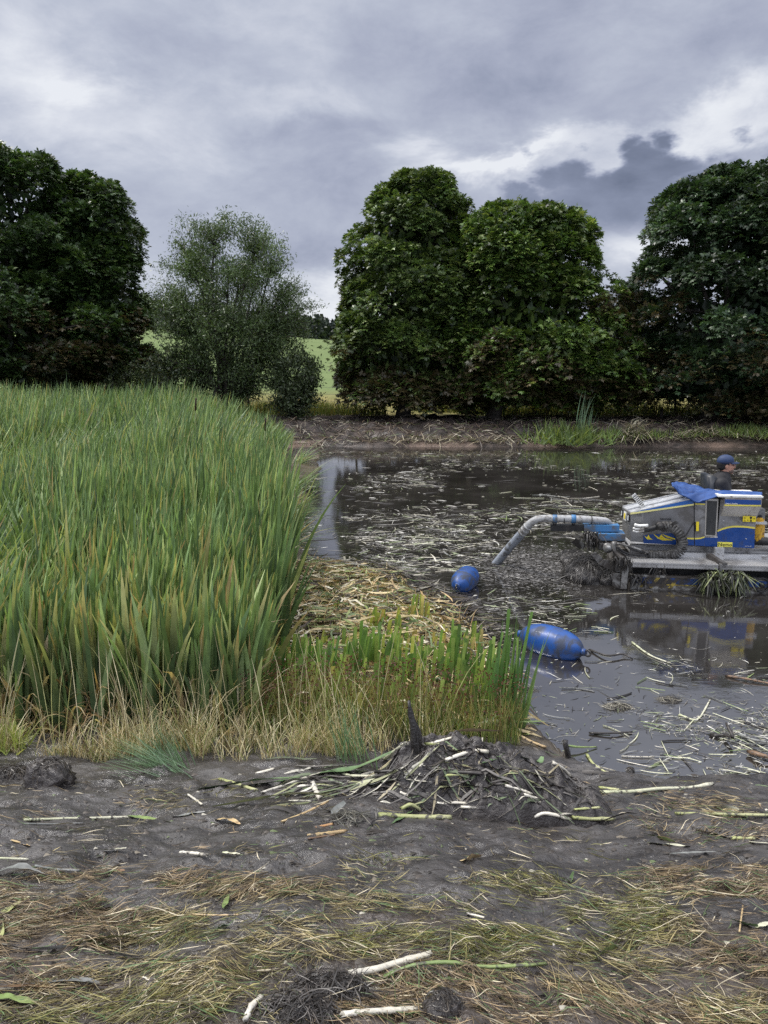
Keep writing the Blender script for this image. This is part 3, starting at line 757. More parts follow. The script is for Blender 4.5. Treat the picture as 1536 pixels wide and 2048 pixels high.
# plants of the front rank, each its own
def plant(name, x, y, label, group, hmul=1.0, k=7, lean=None):
    O = np.array([x, y, float(gz(x, y, False))])
    V, F, C = reeds(np.array([x]), np.array([y]), 0, hmul, 1.15, 7, k)
    o = npmesh(name, V-O, F, M_reed, C); o.location = O
    return tag(o, label, 'cattail', group)
for i, px in enumerate(np.linspace(-20, 505, 46)):
    p = G(px+rng.normal(0, 8), 1474+rng.normal(0, 9), .12)
    plant('cattail', p[0], p[1], 'tall green cattail in the front rank of the reed bed', 'cattails in the front rank of the reed bed', rng.uniform(.7, 1.05))
for i, py in enumerate(np.linspace(1440, 1105, 26)):
    p = G(np.interp(py, [1105, 1190, 1330, 1440], [572, 568, 540, 505])+rng.normal(0, 7), py, .08)
    plant('cattail', p[0], p[1], 'tall green cattail on the right flank of the reed bed', 'cattails along the cut edge of the reed bed', rng.uniform(.8, 1.05))
# brown seed heads
def bulrush(px, pyt, pyb, Y, label):
    a, b = AT(px, pyb, Y), AT(px+1, pyt, Y)
    st = np.array([a[0], Y, float(gz(a[0], Y))])
    o = empty('cattail_spike', st, 0, label, 'cattail spike')
    V, F, C = tube([st, (st+a)/2, a], .006, 6, c=(.09, .12, .04)); npmesh('stem', V-st, F, M_reed, C, True, o)
    V, F, C = tube([a, a+(b-a)*.08, a+(b-a)*.6, a+(b-a)*.92, b], np.array([.4, 1, 1, .9, .3])*.017, 10, c=(.045, .022, .012)); npmesh('seed_head', V-st, F, M_reed, C, True, o)
bulrush(391, 795, 822, 14.0, 'dark brown cattail seed head poking above the reeds left of the willow trunk')
bulrush(243, 1245, 1285, 6.3, 'brown cattail seed head low among the front reeds')
bulrush(530, 835, 862, 17, 'dark cattail seed head leaning near the far right corner of the reed bed')

# reeds bent over the water on the bed's right flank
def bent(px, py, n, label, L=1.1):
    p = G(px-34, py, 0); O = np.array([p[0], p[1], 0])
    b = np.stack([U(-.25, .05, n), U(-.5, .5, n), U(0, .1, n)], -1)
    c = pick(n, GREENS+[(.35, .30, .14)], [3, 3, 3, 1, 1, 2])
    V, F, C = blades(b, U(.4, .95, n)*L, U(.014, .028, n), rng.normal(0, .6, n), U(.7, 1.35, n), U(.3, 1.0, n), U(0, 6.28, n), c, c, 6)
    o = npmesh('bent_reeds', V, F, M_reed, C); o.location = O; tag(o, label, 'reeds')
bent(612, 1040, 90, 'sheaf of green reeds bent down over the water at the middle of the bed edge')
bent(632, 985, 70, 'loose reeds leaning far out over the water near the top of the bed edge', 1.3)
bent(606, 1098, 60, 'small tuft of bent reeds above the bright patch of water')
bent(636, 930, 80, 'flattened reeds hanging over the water at the far corner of the bed', 1.2)

# ------------------------------------------------------------------ cut patch: mulch, stubs, rushes
def zp(x, y): return gz(x, y, False)
CUT = Q([(515, 1485), (560, 1330), (590, 1190), (600, 1128), (700, 1140), (800, 1165), (905, 1215), (950, 1265), (1005, 1310), (1032, 1390), (1050, 1440), (1060, 1470), (800, 1500)])
def in_poly(poly, n, seed=None):
    P = np.array(poly); lo_, hi_ = P.min(0), P.max(0); X, Y_ = [], []
    tot = 0
    while tot < n:
        x = U(lo_[0], hi_[0], n*2); y = U(lo_[1], hi_[1], n*2); k = sdf(x, y, P) > 0
        X.append(x[k]); Y_.append(y[k]); tot += k.sum()
    return np.concatenate(X)[:n], np.concatenate(Y_)[:n]
def mulch():
    parts = []
    n = 12000; x, y = in_poly(CUT, n)
    c = pick(n, [(.52, .42, .23), (.64, .59, .45), (.38, .27, .14), (.26, .31, .12), (.12, .17, .07), (.06, .045, .03)], [3.2, 2.4, 2.6, 2.2, 2.8, 4.5])
    parts.append(strips(np.stack([x, y], -1), U(.06, .34, n), U(.006, .026, n), rng.normal(0, 1.1, n), rng.normal(0, .7, n), rng.normal(0, .8, n), c, None, 4, zp, np.abs(rng.normal(.03, .05, n)), rng.normal(0, .12, n)))
    n = 1500; x, y = in_poly(CUT, n)
    c = pick(n, [(.55, .45, .25), (.42, .28, .13), (.30, .32, .10)], [3, 3, 2])
    parts.append(blades(np.stack([x, y, zp(x, y)], -1), U(.06, .35, n), U(.006, .018, n), U(0, 6.28, n), U(.2, 1.3, n), U(0, 1.5, n), U(0, 3.14, n), c, c, 4, pw=1.))
    # dark sodden edge towards the water
    E = Q([(640, 1120), (700, 1128), (800, 1140), (900, 1185), (985, 1245), (1010, 1290), (960, 1275), (900, 1245), (850, 1225), (830, 1185), (700, 1150)])
    n = 2600; x, y = in_poly(E, n)
    c = pick(n, [(.03, .025, .022), (.06, .05, .045), (.35, .33, .28), (.22, .19, .13), (.10, .12, .06)], [5, 4, 1.6, 1.2, 1])
    parts.append(strips(np.stack([x, y], -1), U(.08, .45, n), U(.008, .02, n), rng.normal(0, .8, n), rng.normal(0, .7, n), rng.normal(0, .7, n), c, None, 4, lambda a, b: np.maximum(zp(a, b), 0), np.abs(rng.normal(.02, .05, n)), rng.normal(0, .15, n)))
    V, F, C = join(parts)
    tag(npmesh('reed_mulch', V, F, M_straw, C), kind='stuff', label='pale chopped reed litter covering the cut patch', cat='reed litter')
mulch()
def stub_clump(px, pyb, hpx, n, label, group, cols=None, tall=False, spread=.05, wmul=1.0):
    p = GT(px, pyb, 0); O = p.copy()
    dist = p[1]*CP+(H-p[2])*SP; h0 = hpx*dist/1536
    b = np.stack([rng.normal(0, spread, n), rng.normal(0, spread, n), np.full(n, -.03)], -1)
    cols = cols or [(.10, .19, .05), (.16, .27, .07), (.24, .33, .09), (.12, .20, .07)]
    c = pick(n, cols, [1]*len(cols)); cutm = rng.random(n) < (.15 if tall else .8)
    h = h0*(U(.85, 1.08, n) if tall else U(.6, 1.05, n))/.97
    V, F, C = blades(b, h, U(.018, .036, n)*wmul, rng.normal(0, .8, n), np.abs(rng.normal(0, .10, n)), np.abs(rng.normal(.05, .14, n)), rng.normal(0, .5, n), c*.75, c*1.1, 5, cut=cutm)
    o = npmesh('cut_cattail' if not tall else 'cattail', V, F, M_reed, C); o.location = O
    return tag(o, label, 'cattail', group)
G1 = 'cut cattail clumps along the front of the cut patch'; L1 = '%s clump from the left in the front row of cut green cattail stubs'
for i, (px, pb, hh, n) in enumerate([(512, 1390, 90, 9), (535, 1385, 85, 8), (560, 1395, 90, 7), (585, 1380, 100, 9), (606, 1370, 85, 6), (628, 1385, 100, 9), (650, 1380, 95, 8), (672, 1375, 90, 7),
                      (695, 1370, 85, 8), (722, 1365, 110, 8), (742, 1350, 100, 9), (765, 1370, 80, 6), (790, 1365, 95, 7), (812, 1375, 80, 6), (838, 1370, 85, 6), (862, 1380, 85, 7),
                      (885, 1375, 100, 9), (902, 1370, 105, 8), (925, 1385, 85, 7), (945, 1390, 95, 8), (962, 1395, 105, 9), (975, 1385, 100, 8)]):
    stub_clump(px, pb, hh*1.18, n+4, L1 % ORD[i], G1, None, False, .06)
rng_b = 0
for i, px in enumerate(np.linspace(500, 985, 22)):
    stub_clump(px+rng.normal(0, 6), 1432+rng.normal(0, 12), rng.uniform(75, 125), 10, ORD[i]+' clump from the left of broad cattail leaves among the rushes', 'broad cattail clumps among the rushes', [(.14, .22, .06), (.22, .30, .08), (.10, .16, .05), (.32, .30, .12)], spread=.075, wmul=1.15)
for i, px in enumerate(np.linspace(520, 960, 20)):
    stub_clump(px+rng.normal(0, 8), 1335+rng.normal(0, 12), rng.uniform(50, 85), 7, ORD[i]+' clump from the left in the upper row of short cut stubs on the litter', 'short cut stubs on the litter', [(.26, .34, .08), (.36, .40, .11), (.16, .25, .07), (.45, .38, .18)], spread=.06, wmul=1.0)
G2 = 'cut cattail clumps inside the cut patch'; L2 = '%s clump from the left of yellow green stubs within the pale litter'
Y2 = [(.28, .36, .07), (.38, .42, .10), (.18, .28, .07), (.42, .36, .12)]
for i, (px, pb, hh, n) in enumerate(sorted([(745, 1262, 60, 8), (757, 1255, 50, 6), (770, 1300, 60, 7), (795, 1275, 65, 7), (822, 1250, 65, 8), (842, 1250, 75, 8), (830, 1290, 50, 6), (678, 1225, 30, 5),
                      (700, 1300, 45, 6), (868, 1300, 50, 6), (900, 1290, 45, 5), (660, 1300, 45, 5), (620, 1300, 40, 5), (935, 1320, 45, 6)])):
    stub_clump(px, pb, hh, n, L2 % ORD[i], G2, Y2)
G3 = 'tall cattails at the right tip of the bank'; L3 = '%s from the left of the tall cattails nearest the large blue float'
for i, (px, pb, hh, n) in enumerate(sorted([(998, 1440, 215, 5), (1010, 1450, 235, 6), (1022, 1455, 200, 6), (1032, 1462, 210, 5), (985, 1435, 150, 6), (1012, 1460, 160, 6), (972, 1440, 130, 6)])):
    stub_clump(px, pb, hh, n, L3 % ORD[i], G3, [(.09, .18, .06), (.12, .23, .07), (.16, .26, .08)], True, .035)
def rushes():
    P_ = Q([(470, 1500), (520, 1440), (700, 1425), (880, 1425), (1000, 1435), (1050, 1460), (1040, 1500), (850, 1520), (560, 1520)])
    n = 2300; x, y = in_poly(P_, n); z = zp(x, y)
    c = pick(n, [(.12, .17, .05), (.18, .23, .07), (.30, .28, .12), (.16, .12, .06), (.08, .11, .035)], [4, 4, 2.5, .9, 2])
    t_ = c.copy(); k = rng.random(n) < .3; t_[k] = pick(k.sum(), [(.14, .085, .045), (.35, .27, .12)], [2, 2])
    parts = [blades(np.stack([x, y, z], -1), U(.14, .42, n), U(.004, .009, n), U(0, 6.28, n), U(0, .35, n), U(0, .6, n), rng.normal(0, .6, n), c, t_, 4, tiptaper=4)]
    m = 1500; i = rng.integers(0, n, m)      # brown flower tufts
    c0 = np.stack([x[i]+U(-.03, .03, m), y[i], z[i]+U(.2, .5, m)], -1)
    for _ in range(3):
        d1 = rng.normal(0, 1, (m, 3)); d1 /= np.linalg.norm(d1, axis=1)[:, None]; d2 = np.cross(d1, rng.normal(0, 1, (m, 3))); d2 /= np.linalg.norm(d2, axis=1)[:, None]
        s_ = U(.006, .014, m)[:, None]; V = np.stack([c0-d1*s_, c0-d2*s_*.5, c0+d1*s_, c0+d2*s_*.5], 1).reshape(-1, 3)
        parts.append((V, np.arange(len(V)).reshape(-1, 4), np.repeat(pick(m, [(.12, .055, .03)], [1]), 4, 0)))
    V, F, C = join(parts)
    tag(npmesh('rushes', V, F, M_reed, C), kind='stuff', label='fine rushes with brown flower tufts in front of the cut patch', cat='rushes')
rushes()
def dry_grass():
    parts = []
    n = 9500
    px = U(-120, 900, n); py = 1462+U(0, 1, n)**.8*np.interp(px, [0, 250, 500, 780, 900], [55, 70, 78, 62, 20])
    ok = fbm(px*.016, py*.03, 0, 4, 61)+rng.normal(0, .04, n) > .44; px, py = px[ok], py[ok]; n = len(px)
    P = np.array([G(a, b, .22) for a, b in zip(px, py)]); x, y = P[:, 0], P[:, 1]; z = zp(x, y)
    c = pick(n, [(.52, .44, .24), (.62, .56, .36), (.38, .29, .15), (.28, .31, .10), (.17, .22, .07), (.12, .08, .045)], [4, 3.4, 2, 2.2, 1.6, 1.2])
    hm = np.interp(px, [-100, 150, 420, 650, 800], [.8, .65, 1.3, 1.0, .8])*(.5+1.0*fbm(px*.02, 1.0, 0, 3, 62))
    parts.append(blades(np.stack([x, y, z-.01], -1), (.05+rng.gamma(2.2, .06, n))*hm, U(.0025, .006, n), U(0, 6.28, n), U(0, .6, n), U(.2, 1.7, n), rng.normal(0, .7, n), c*.9, c*1.05, 4, tiptaper=3))
    # a few tall pale bents
    n = 130; i = rng.integers(0, len(x), n); c = pick(n, [(.55, .48, .30), (.42, .42, .18)], [2, 1])
    parts.append(blades(np.stack([x[i], y[i], z[i]], -1), U(.45, .95, n), U(.003, .005, n), U(0, 6.28, n), U(0, .35, n), U(0, .7, n), rng.normal(0, .7, n), c, c, 6, tiptaper=6))
    V, F, C = join(parts)
    tag(npmesh('dry_grass', V, F, M_straw, C), kind='stuff', label='strip of bleached dry grass at the foot of the reed bed', cat='grass')
dry_grass()
def tuft(px, py, n, L, label, az0, cols, phi=(.2, 1.2), w=.007, name='grass_tuft', flat=.5, spread=.06, azs=.35):
    p = GT(px, py); b = np.stack([rng.normal(0, spread, n), rng.normal(0, spread, n), np.full(n, -.01)], -1)
    c = pick(n, cols, [1]*len(cols))
    V, F, C = blades(b, U(.5, 1.1, n)*L, U(.6, 1.3, n)*w, az0+rng.normal(0, azs, n), U(phi[0], phi[1], n), U(0, flat, n), rng.normal(0, .8, n), c, c*1.05, 6)
    o = npmesh(name, V, F, M_reed, C); o.location = p; tag(o, label, 'grass tuft')
BG = [(.13, .22, .12), (.18, .28, .16), (.09, .16, .08)]
tuft(345, 1540, 150, .42, 'blue green grass tuft flopped to the left on the edge of the mud', math.pi-.1, BG, (.9, 1.45), .006, flat=.25, azs=.22)
tuft(350, 1528, 70, .30, 'upright blue green grass tuft behind the flopped one', math.pi-.4, BG, (.2, 1.0), .005)
tuft(705, 1522, 40, .42, 'thin blue green grass tuft left of the mud heap', 2.6, BG, (.0, .5), .007, azs=.8)
tuft(15, 1500, 160, .25, 'small leafy yellow green weed at the left edge above the mud', 1.5, [(.28, .34, .09), (.36, .38, .15)], (.0, 1.2), .012, name='weed_clump', azs=3)
tuft(1128, 884, 420, .85, 'bushy bright green weed clump on the far waterline', 1.5, [(.10, .15, .045), (.16, .21, .06), (.07, .11, .035)], (.0, 1.5), .06, name='weed_clump', spread=.55, azs=3)
tuft(1163, 875, 34, 1.55, 'tall blue green reed tuft standing up behind the bright weed clump', .6, BG, (.0, .25), .03, spread=.14)
tuft(1220, 889, 26, .75, 'small pale green iris tuft right of the bright weed clump', 0, [(.25, .36, .14)], (.2, .7), .04, azs=3, spread=.08)
for i, (px, py, L) in enumerate(sorted([(1236, 872, .5), (1455, 868, .45), (1505, 870, .5), (1530, 874, .5), (1290, 872, .35), (1190, 872, .4), (1375, 870, .3)])):
    tuft(px, py, 300, L, ORD[i]+' from the left of the low green grass patches on the far mud bank', 1.5, [(.13, .20, .05), (.20, .26, .07), (.09, .13, .04)], (.2, 1.4), .03, name='grass_patch', spread=.45, azs=3)
for o in COL.objects:
    if o.name.startswith('grass_patch'): o['group'] = 'green patches on the far bank'
# heap of dead reeds on the far bank
def reed_heap(px, py, n, sx, sz, label):
    p = GT(px, py); O = p.copy()
    a = rng.normal(0, 1, n); b = rng.normal(0, 1, n)
    cx_ = np.stack([a*sx, b*.25, sz*np.exp(-a*a*.6)*U(.3, 1.1, n)], -1)
    c = pick(n, [(.34, .30, .20), (.20, .17, .11), (.45, .42, .32), (.12, .15, .06), (.07, .055, .045)], [3, 3, 1.5, 1.5, 2])
    V, F, C = blades(cx_, U(.25, .7, n), U(.02, .04, n), U(0, 6.28, n), U(.9, 2.2, n), U(0, .9, n), U(0, 6.28, n), c, c, 4)
    o = npmesh('reed_heap', V, F, M_straw, C); o.location = O; tag(o, label, 'reed heap')
reed_heap(1268, 882, 420, .38, .6, 'round heap of drooping dead reeds on the far waterline right of the iris tuft')
reed_heap(1395, 876, 260, .9, .35, 'long low drift of dead reeds over the far bank above the operator')
reed_heap(905, 884, 260, 1.6, .15, 'sprinkling of torn reeds on the far mud face')
reed_heap(1500, 878, 160, .7, .25, 'ragged dead reeds on the far bank near the right edge')

def far_litter():
    n = 5200; x = U(-5, 22, n); y = FAR_Y+U(0, 1, n)**1.6*4.2
    c = pick(n, [(.30, .26, .19), (.06, .05, .045), (.42, .38, .30), (.12, .15, .06), (.14, .10, .07)], [2, 5, 1, 1.5, 3])
    V, F, C = strips(np.stack([x, y], -1), U(.12, .5, n), U(.015, .035, n), rng.normal(0, 1.0, n), rng.normal(0, .6, n), rng.normal(0, .6, n), c, None, 3, lambda a, b: gz(a, b), np.abs(rng.normal(.02, .04, n)), rng.normal(0, .2, n))
    tag(npmesh('bank_litter', V, F, M_straw, C), kind='stuff', label='torn roots and reed scraps strewn over the far mud bank', cat='litter')
far_litter()

# ------------------------------------------------------------------ dredging boat
OM = G(1258, 1180)                       # left front corner of the hull at the waterline
RZM = R(-7.5)
cM, sM = math.cos(RZM), math.sin(RZM)
UX, VX = np.array([cM, sM, 0]), np.array([-sM, cM, 0])     # along the side, and away from the viewer
boat = empty('dredging_boat', (OM[0], OM[1], 0), RZM, 'blue and grey aluminium dredging boat with a suction hose, covered in mud', 'boat')
def ML(px, py, v=0.0):
    """picture position on the boat's plane v -> local (u, v, w)"""
    r = ray(px, py); o = np.array([-OM[0], -OM[1], H])
    t = (v-o@VX)/(r@VX); P = o+r*t
    return np.array([P@UX, v, P[2]])
def MG(px, py, z):
    P = G(px, py, z); P = P-np.array([OM[0], OM[1], 0]); return np.array([P@UX, P@VX, z])
def bmobj(name, bm, mat, parent, smooth=False, bevel=0.0):
    if bevel: bmesh.ops.bevel(bm, geom=[e for e in bm.edges if e.calc_face_angle(0) > .5], offset=bevel, segments=2, affect='EDGES', clamp_overlap=True)
    bmesh.ops.recalc_face_normals(bm, faces=bm.faces)
    me = bpy.data.meshes.new(name); bm.to_mesh(me); bm.free()
    if smooth:
        for f in me.polygons: f.use_smooth = True
    me.materials.append(mat); o = bpy.data.objects.new(name, me); COL.objects.link(o)
    if parent: o.parent = parent
    return o
def prism(bm, pts, off):
    """polygon (local 3D points) pushed along off"""
    off = Vector(off); a = [bm.verts.new(Vector(p)) for p in pts]; b = [bm.verts.new(Vector(p)+off) for p in pts]
    bm.faces.new(a); bm.faces.new(list(reversed(b))); n = len(a)
    for i in range(n): bm.faces.new([a[i], b[i], b[(i+1) % n], a[(i+1) % n]])
def panel(name, pxs, v, th, mat, parent=None, bevel=0.0, u=None):
    bm = bmesh.new(); prism(bm, [ML(x, y, v) for x, y in pxs], (0, th, 0))
    return bmobj(name, bm, mat, parent or boat, bevel=bevel)
def box(name, u0, u1, v0, v1, w0, w1, mat, parent=None, bevel=.004):
    bm = bmesh.new(); prism(bm, [(u0, v0, w0), (u1, v0, w0), (u1, v0, w1), (u0, v0, w1)], (0, v1-v0, 0))
    return bmobj(name, bm, mat, parent or boat, bevel=bevel)
def tubeobj(name, path, rad, mat, parent=None, sides=12, n=None, jit=0.0, flat=1.0, c=(1, 1, 1)):
    P = smoothpath(path, n) if n else np.array(path, float)
    r_ = rad if np.isscalar(rad) else np.interp(np.linspace(0, 1, len(P)), np.linspace(0, 1, len(rad)), rad)
    V, F, C = tube(P, r_, sides, c=c, jit=jit, flat=flat)
    return npmesh(name, V, F, mat, C, True, parent or boat)
MUDC = (.035, .030, .027)
m_alu = plain('weathered aluminium', (.34, .34, .34), .38, .75, dirt=(.09, .085, .08), dirt_scale=3.5, dirt_amt=.6, bump=.15, bscale=25)
m_alul = plain('pale aluminium trim', (.66, .67, .68), .35, .6, dirt=(.2, .19, .18), dirt_scale=8, dirt_amt=.2)
m_blue = plain('blue paint', (.008, .055, .24), .35, dirt=(.03, .05, .12), dirt_scale=7, dirt_amt=.25, coat=.3)
m_blul = plain('light blue paint', (.05, .18, .38), .45, dirt=(.10, .10, .10), dirt_scale=5, dirt_amt=.75)
m_yel = plain('yellow stripe', (.72, .62, .10), .45, dirt=(.35, .30, .08), dirt_scale=10, dirt_amt=.2)
m_yelw = plain('yellow label', (.85, .68, .03), .4)
m_white = plain('off white paint', (.75, .75, .72), .45, dirt=(.3, .28, .25), dirt_scale=9, dirt_amt=.25)
m_black = plain('black rubber', (.012, .012, .013), .5, dirt=MUDC, dirt_scale=9, dirt_amt=.4)
m_glass = plain('dark tinted window', (.045, .047, .048), .22, spec=.6)
m_dark = plain('opening shade', (.008, .008, .008), .8)  # near-black colour that paints the shade inside gaps and openings
m_mudal = plain('mud smeared aluminium', (.34, .34, .33), .4, .5, dirt=MUDC, dirt_scale=5, dirt_amt=.95, bump=.3)
m_hullw = plain('dirty hull', (.42, .42, .40), .5, .2, dirt=(.06, .052, .045), dirt_scale=7, dirt_amt=1.0, bump=.2)
m_hullb = plain('hull blue band', (.010, .045, .17), .45, dirt=(.03, .027, .025), dirt_scale=5, dirt_amt=.75)
m_hully = plain('hull yellow', (.42, .32, .05), .5, dirt=(.04, .034, .028), dirt_scale=8, dirt_amt=.9)
m_pipe = plain('muddy pale pipe', (.36, .365, .37), .5, dirt=(.16, .15, .14), dirt_scale=11, dirt_amt=.45, bump=.4)
m_chain = plain('muddy drag chain', (.10, .098, .095), .7, dirt=(.03, .028, .026), dirt_scale=18, dirt_amt=.7, bump=.9, bscale=60)
def tread():
    m, t, b = mat_new('tread plate'); tc = t.n('ShaderNodeTexCoord')
    sp = t.n('ShaderNodeSeparateXYZ'); t.L.new(tc.outputs['Object'], sp.inputs[0])
    a = t.m('ADD', sp.outputs[0], t.m('ADD', sp.outputs[1], sp.outputs[2])); c = t.m('SUBTRACT', sp.outputs[0], t.m('ADD', sp.outputs[1], sp.outputs[2]))
    f = 2*math.pi/.075
    k = t.m('MULTIPLY', t.m('SINE', t.m('MULTIPLY', a, f)), t.m('SINE', t.m('MULTIPLY', c, f)))
    g = t.mr(k, .25, .5, 0, 1, True)
    n = t.noise(tc.outputs['Object'], 4, 6, .65)
    base = t.mix(t.mr(n, .45, .68, 0, .8, True), (.42, .42, .42), (.14, .13, .12))
    t.put(b.inputs['Base Color'], t.mix(t.m('MULTIPLY', g, .45), base, (.22, .21, .20)))
    b.inputs['Metallic'].default_value = .45; b.inputs['Roughness'].default_value = .38
    bp = t.n('ShaderNodeBump'); bp.inputs['Strength'].default_value = .8; bp.inputs['Distance'].default_value = .006
    t.L.new(g, bp.inputs['Height']); t.L.new(bp.outputs[0], b.inputs['Normal']); return m
m_tread = tread()

# hulls: near pontoon and its twin
WD = ML(1258, 1124, 0)[2]                # deck height
UR = 3.1                                 # stern-to-bow length of what is built
wt = ML(1260, 1149, .06)[2]
def pontoon(v0, v1, name):
    o = box(name, .02, UR, v0, v1, -.25, wt, m_hullw, None, .02)
    return o
hull = pontoon(.06, .52, 'hull'); hull2 = pontoon(1.45, 1.9, 'hull')
V0 = .056
w_b0, w_b1 = wt-.028, wt-.105
box('hull_band', .03, UR, V0, V0+.008, w_b1, w_b0, m_hullb, hull, 0)
box('hull_line', .45, UR, V0, V0+.008, w_b1-.018, w_b1-.002, m_hully, hull, 0)
for k in range(4):
    a = .13+k*.115; bm = bmesh.new(); prism(bm, [(a, V0-.004, w_b1-.05), (a+.045, V0-.004, w_b1-.05), (a+.125, V0-.004, w_b0), (a+.08, V0-.004, w_b0)], (0, .004, 0))
    bmobj('chevron', bm, m_hully, hull)
hc = ML(1524, 1170, .04)
Pc = [(hc[0]+.085*math.cos(q), .045, hc[2]+.085*math.sin(q)) for q in np.linspace(0, 2*math.pi, 25)]
tubeobj('mooring_ring', Pc, .012, m_black, hull, 8); tubeobj('hub_bolt', [(hc[0], .02, hc[2]), (hc[0], .07, hc[2])], .03, m_black, hull, 10)
# deck plates with folded fronts
ub = ML(1438, 1132, 0)[0]; dth = WD-ML(1258, 1134, 0)[2]
def deck(u0, u1):
    o = box('deck_plate', u0, u1, 0.0, .40, WD-dth, WD, m_tread, None, .006); return o
deck(.0, ub-.006); deck(ub+.04, UR); deck_back = box('deck_floor', .1, UR, .40+.004, 2.0, WD-.03, WD-.004, m_tread, None, .0)
box('under_deck_shade', .05, UR, .14, .20, wt+.002, WD-dth-.002, m_dark, None, 0)  # dark strip standing in for the shade in the gap under the deck
# post and diagonal bracket
pp = ML(1440, 1096, .25)
box('post', pp[0]-.055, pp[0]+.05, .24, .30, WD+.002, pp[2], m_alul)
box('drop_bar', ub+.006, ub+.034, -.012, .03, wt-.03, WD+.01, m_alu)
bm = bmesh.new(); a, b = ML(1412, 1108, .30), ML(1446, 1131, .0)
prism(bm, [a+[0, 0, .02], a-[0, 0, .045], b-[0, 0, .035], b+[0, 0, .03]], (.05, .0, 0)); bmobj('diagonal_bracket', bm, plain('dirty bracket', (.12, .12, .12), .5, .5, dirt=MUDC, dirt_amt=.8), boat)

# base rails below the cabin
VC = .40
box('base_rail', ML(1262, 1100, VC+.03)[0], UR, VC+.05, VC+.12, WD+.002, ML(1380, 1092, VC+.05)[2]-.004, m_alu)
box('base_rail', ML(1290, 1100, VC)[0], UR, VC-.03, VC+.02, ML(1400, 1118, VC)[2], ML(1400, 1106, VC)[2], m_alul)

# cabin body: tapered box on the left, square behind
P = lambda x, y, v=VC: ML(x, y, v)
CD = .62                                 # cabin depth
fl, bl = P(1261, 1026), MG(1242, 1014, P(1261, 1026)[2])
dep = max(.42, bl[1]-VC)
def cabin():
    bm = bmesh.new()
    F_ = [P(1262, 1083), P(1435, 1093), P(1435, 997), P(1386, 998), P(1261, 1026)]
    skew = np.array([-.035, dep, 0])
    a = [bm.verts.new(Vector(q)) for q in F_]
    b = [bm.verts.new(Vector(q+skew)) for q in F_]
    bm.faces.new(a); bm.faces.new(list(reversed(b))); n = len(a)
    for i in range(n): bm.faces.new([a[i], b[i], b[(i+1) % n], a[(i+1) % n]])
    return bmobj('cabin', bm, m_alu, boat, bevel=.004)
cab = cabin()
sl = np.array([-.035, dep, 0])
def onroof(name, t0, t1, h, mat):        # rib along the sloping roof between depth fractions
    a, b = P(1261, 1026)+[.01, 0, .002], P(1386, 998)+[0, 0, .002]
    bm = bmesh.new(); prism(bm, [a+sl*t0, b+sl*t0, b+sl*t1, a+sl*t1], (0, 0, h)); return bmobj(name, bm, mat, cab, bevel=.003)
onroof('roof_rib', -.02, .05, .012, m_alul); onroof('roof_panel', .08, .34, .006, m_alul); onroof('roof_rib', .40, .44, .020, m_alul); onroof('roof_panel', .48, .92, .006, m_alul); onroof('roof_rib', .96, 1.0, .016, m_alul)
for t in (.15, .55, .9):
    q = P(1384, 998)+sl*t; tubeobj('roof_stud', [q+[0, 0, -.01], q+[0, 0, .035]], .006, m_alu, cab, 6)
e = .003
panel('main_panel', [(1288, 1022), (1388, 1001), (1388, 1091), (1288, 1086)], VC-.006, .006, plain('brushed grey panel', (.25, .25, .255), .42, .6, dirt=(.10, .095, .09), dirt_scale=3, dirt_amt=.7), cab)
panel('blue_wedge', [(1282, 1021), (1386, 998.5), (1388, 1007), (1268, 1024.5)], VC-.010, .004, plain('bright blue decal', (.03, .13, .42), .35), cab)
panel('yellow_line', [(1261, 1025.5), (1388, 1007.3), (1388, 1010.5), (1261, 1029)], VC-.013, .004, plain('pale yellow trim', (.80, .74, .30), .4), cab)
panel('blue_base', [(1287, 1071), (1300, 1069), (1352, 1066), (1352, 1089.5), (1287, 1086.5)], VC-.010, .004, m_blue, cab)
for pts in ([(1288, 1071), (1294, 1075), (1297, 1069), (1300, 1076), (1306, 1079), (1295, 1079)], [(1306, 1067), (1318, 1075), (1322, 1069), (1330, 1076), (1347, 1080.5), (1326, 1081), (1315, 1077)],
            [(1322, 1067), (1335, 1072), (1350, 1077), (1350, 1079.5), (1334, 1075)]):
    panel('yellow_flash', pts, VC-.013, .003, m_yelw, cab)
panel('blue_base', [(1370, 1078), (1388, 1079), (1388, 1091), (1370, 1090)], VC-.010, .004, m_blue, cab)
panel('yellow_line', [(1370, 1075), (1388, 1076), (1388, 1079), (1370, 1078)], VC-.012, .004, m_yel, cab)
panel('dark_rod', [(1369, 1075), (1387, 1045), (1388, 1046), (1370.3, 1075.6)], VC-.016, .004, m_black, cab)
panel('door_gap', [(1388, 998), (1389.4, 998), (1389.4, 1091), (1388, 1091)], VC-.010, .005, m_dark, cab)
door = panel('door', [(1389.6, 998), (1410.5, 998), (1409, 1092), (1389.6, 1091)], VC-.012, .010, m_alu, boat, .002)
V1 = VC-.016
panel('blue_band', [(1390.5, 999), (1410, 999.5), (1410, 1007), (1390.5, 1006)], V1, .003, m_blue, door)
panel('yellow_line', [(1390.5, 1006.3), (1410, 1007), (1410, 1010), (1390.5, 1009.3)], V1, .003, m_yel, door)
panel('yellow_line', [(1390, 1076), (1400, 1075.5), (1409, 1073), (1409, 1075.5), (1400, 1078.3), (1390, 1078.8)], V1, .003, m_yel, door)
panel('blue_band', [(1390, 1079), (1400, 1078.6), (1409, 1076), (1408.5, 1092), (1390, 1091)], V1, .003, m_blue, door)
panel('handle', [(1392.5, 1044), (1398, 1043.5), (1397.5, 1062), (1392.5, 1062)], V1-.012, .012, m_yelw, door, .003)
panel('handle_recess', [(1389.8, 1044), (1392.3, 1044), (1392.3, 1063), (1389.5, 1062.5)], V1-.004, .004, m_black, door)
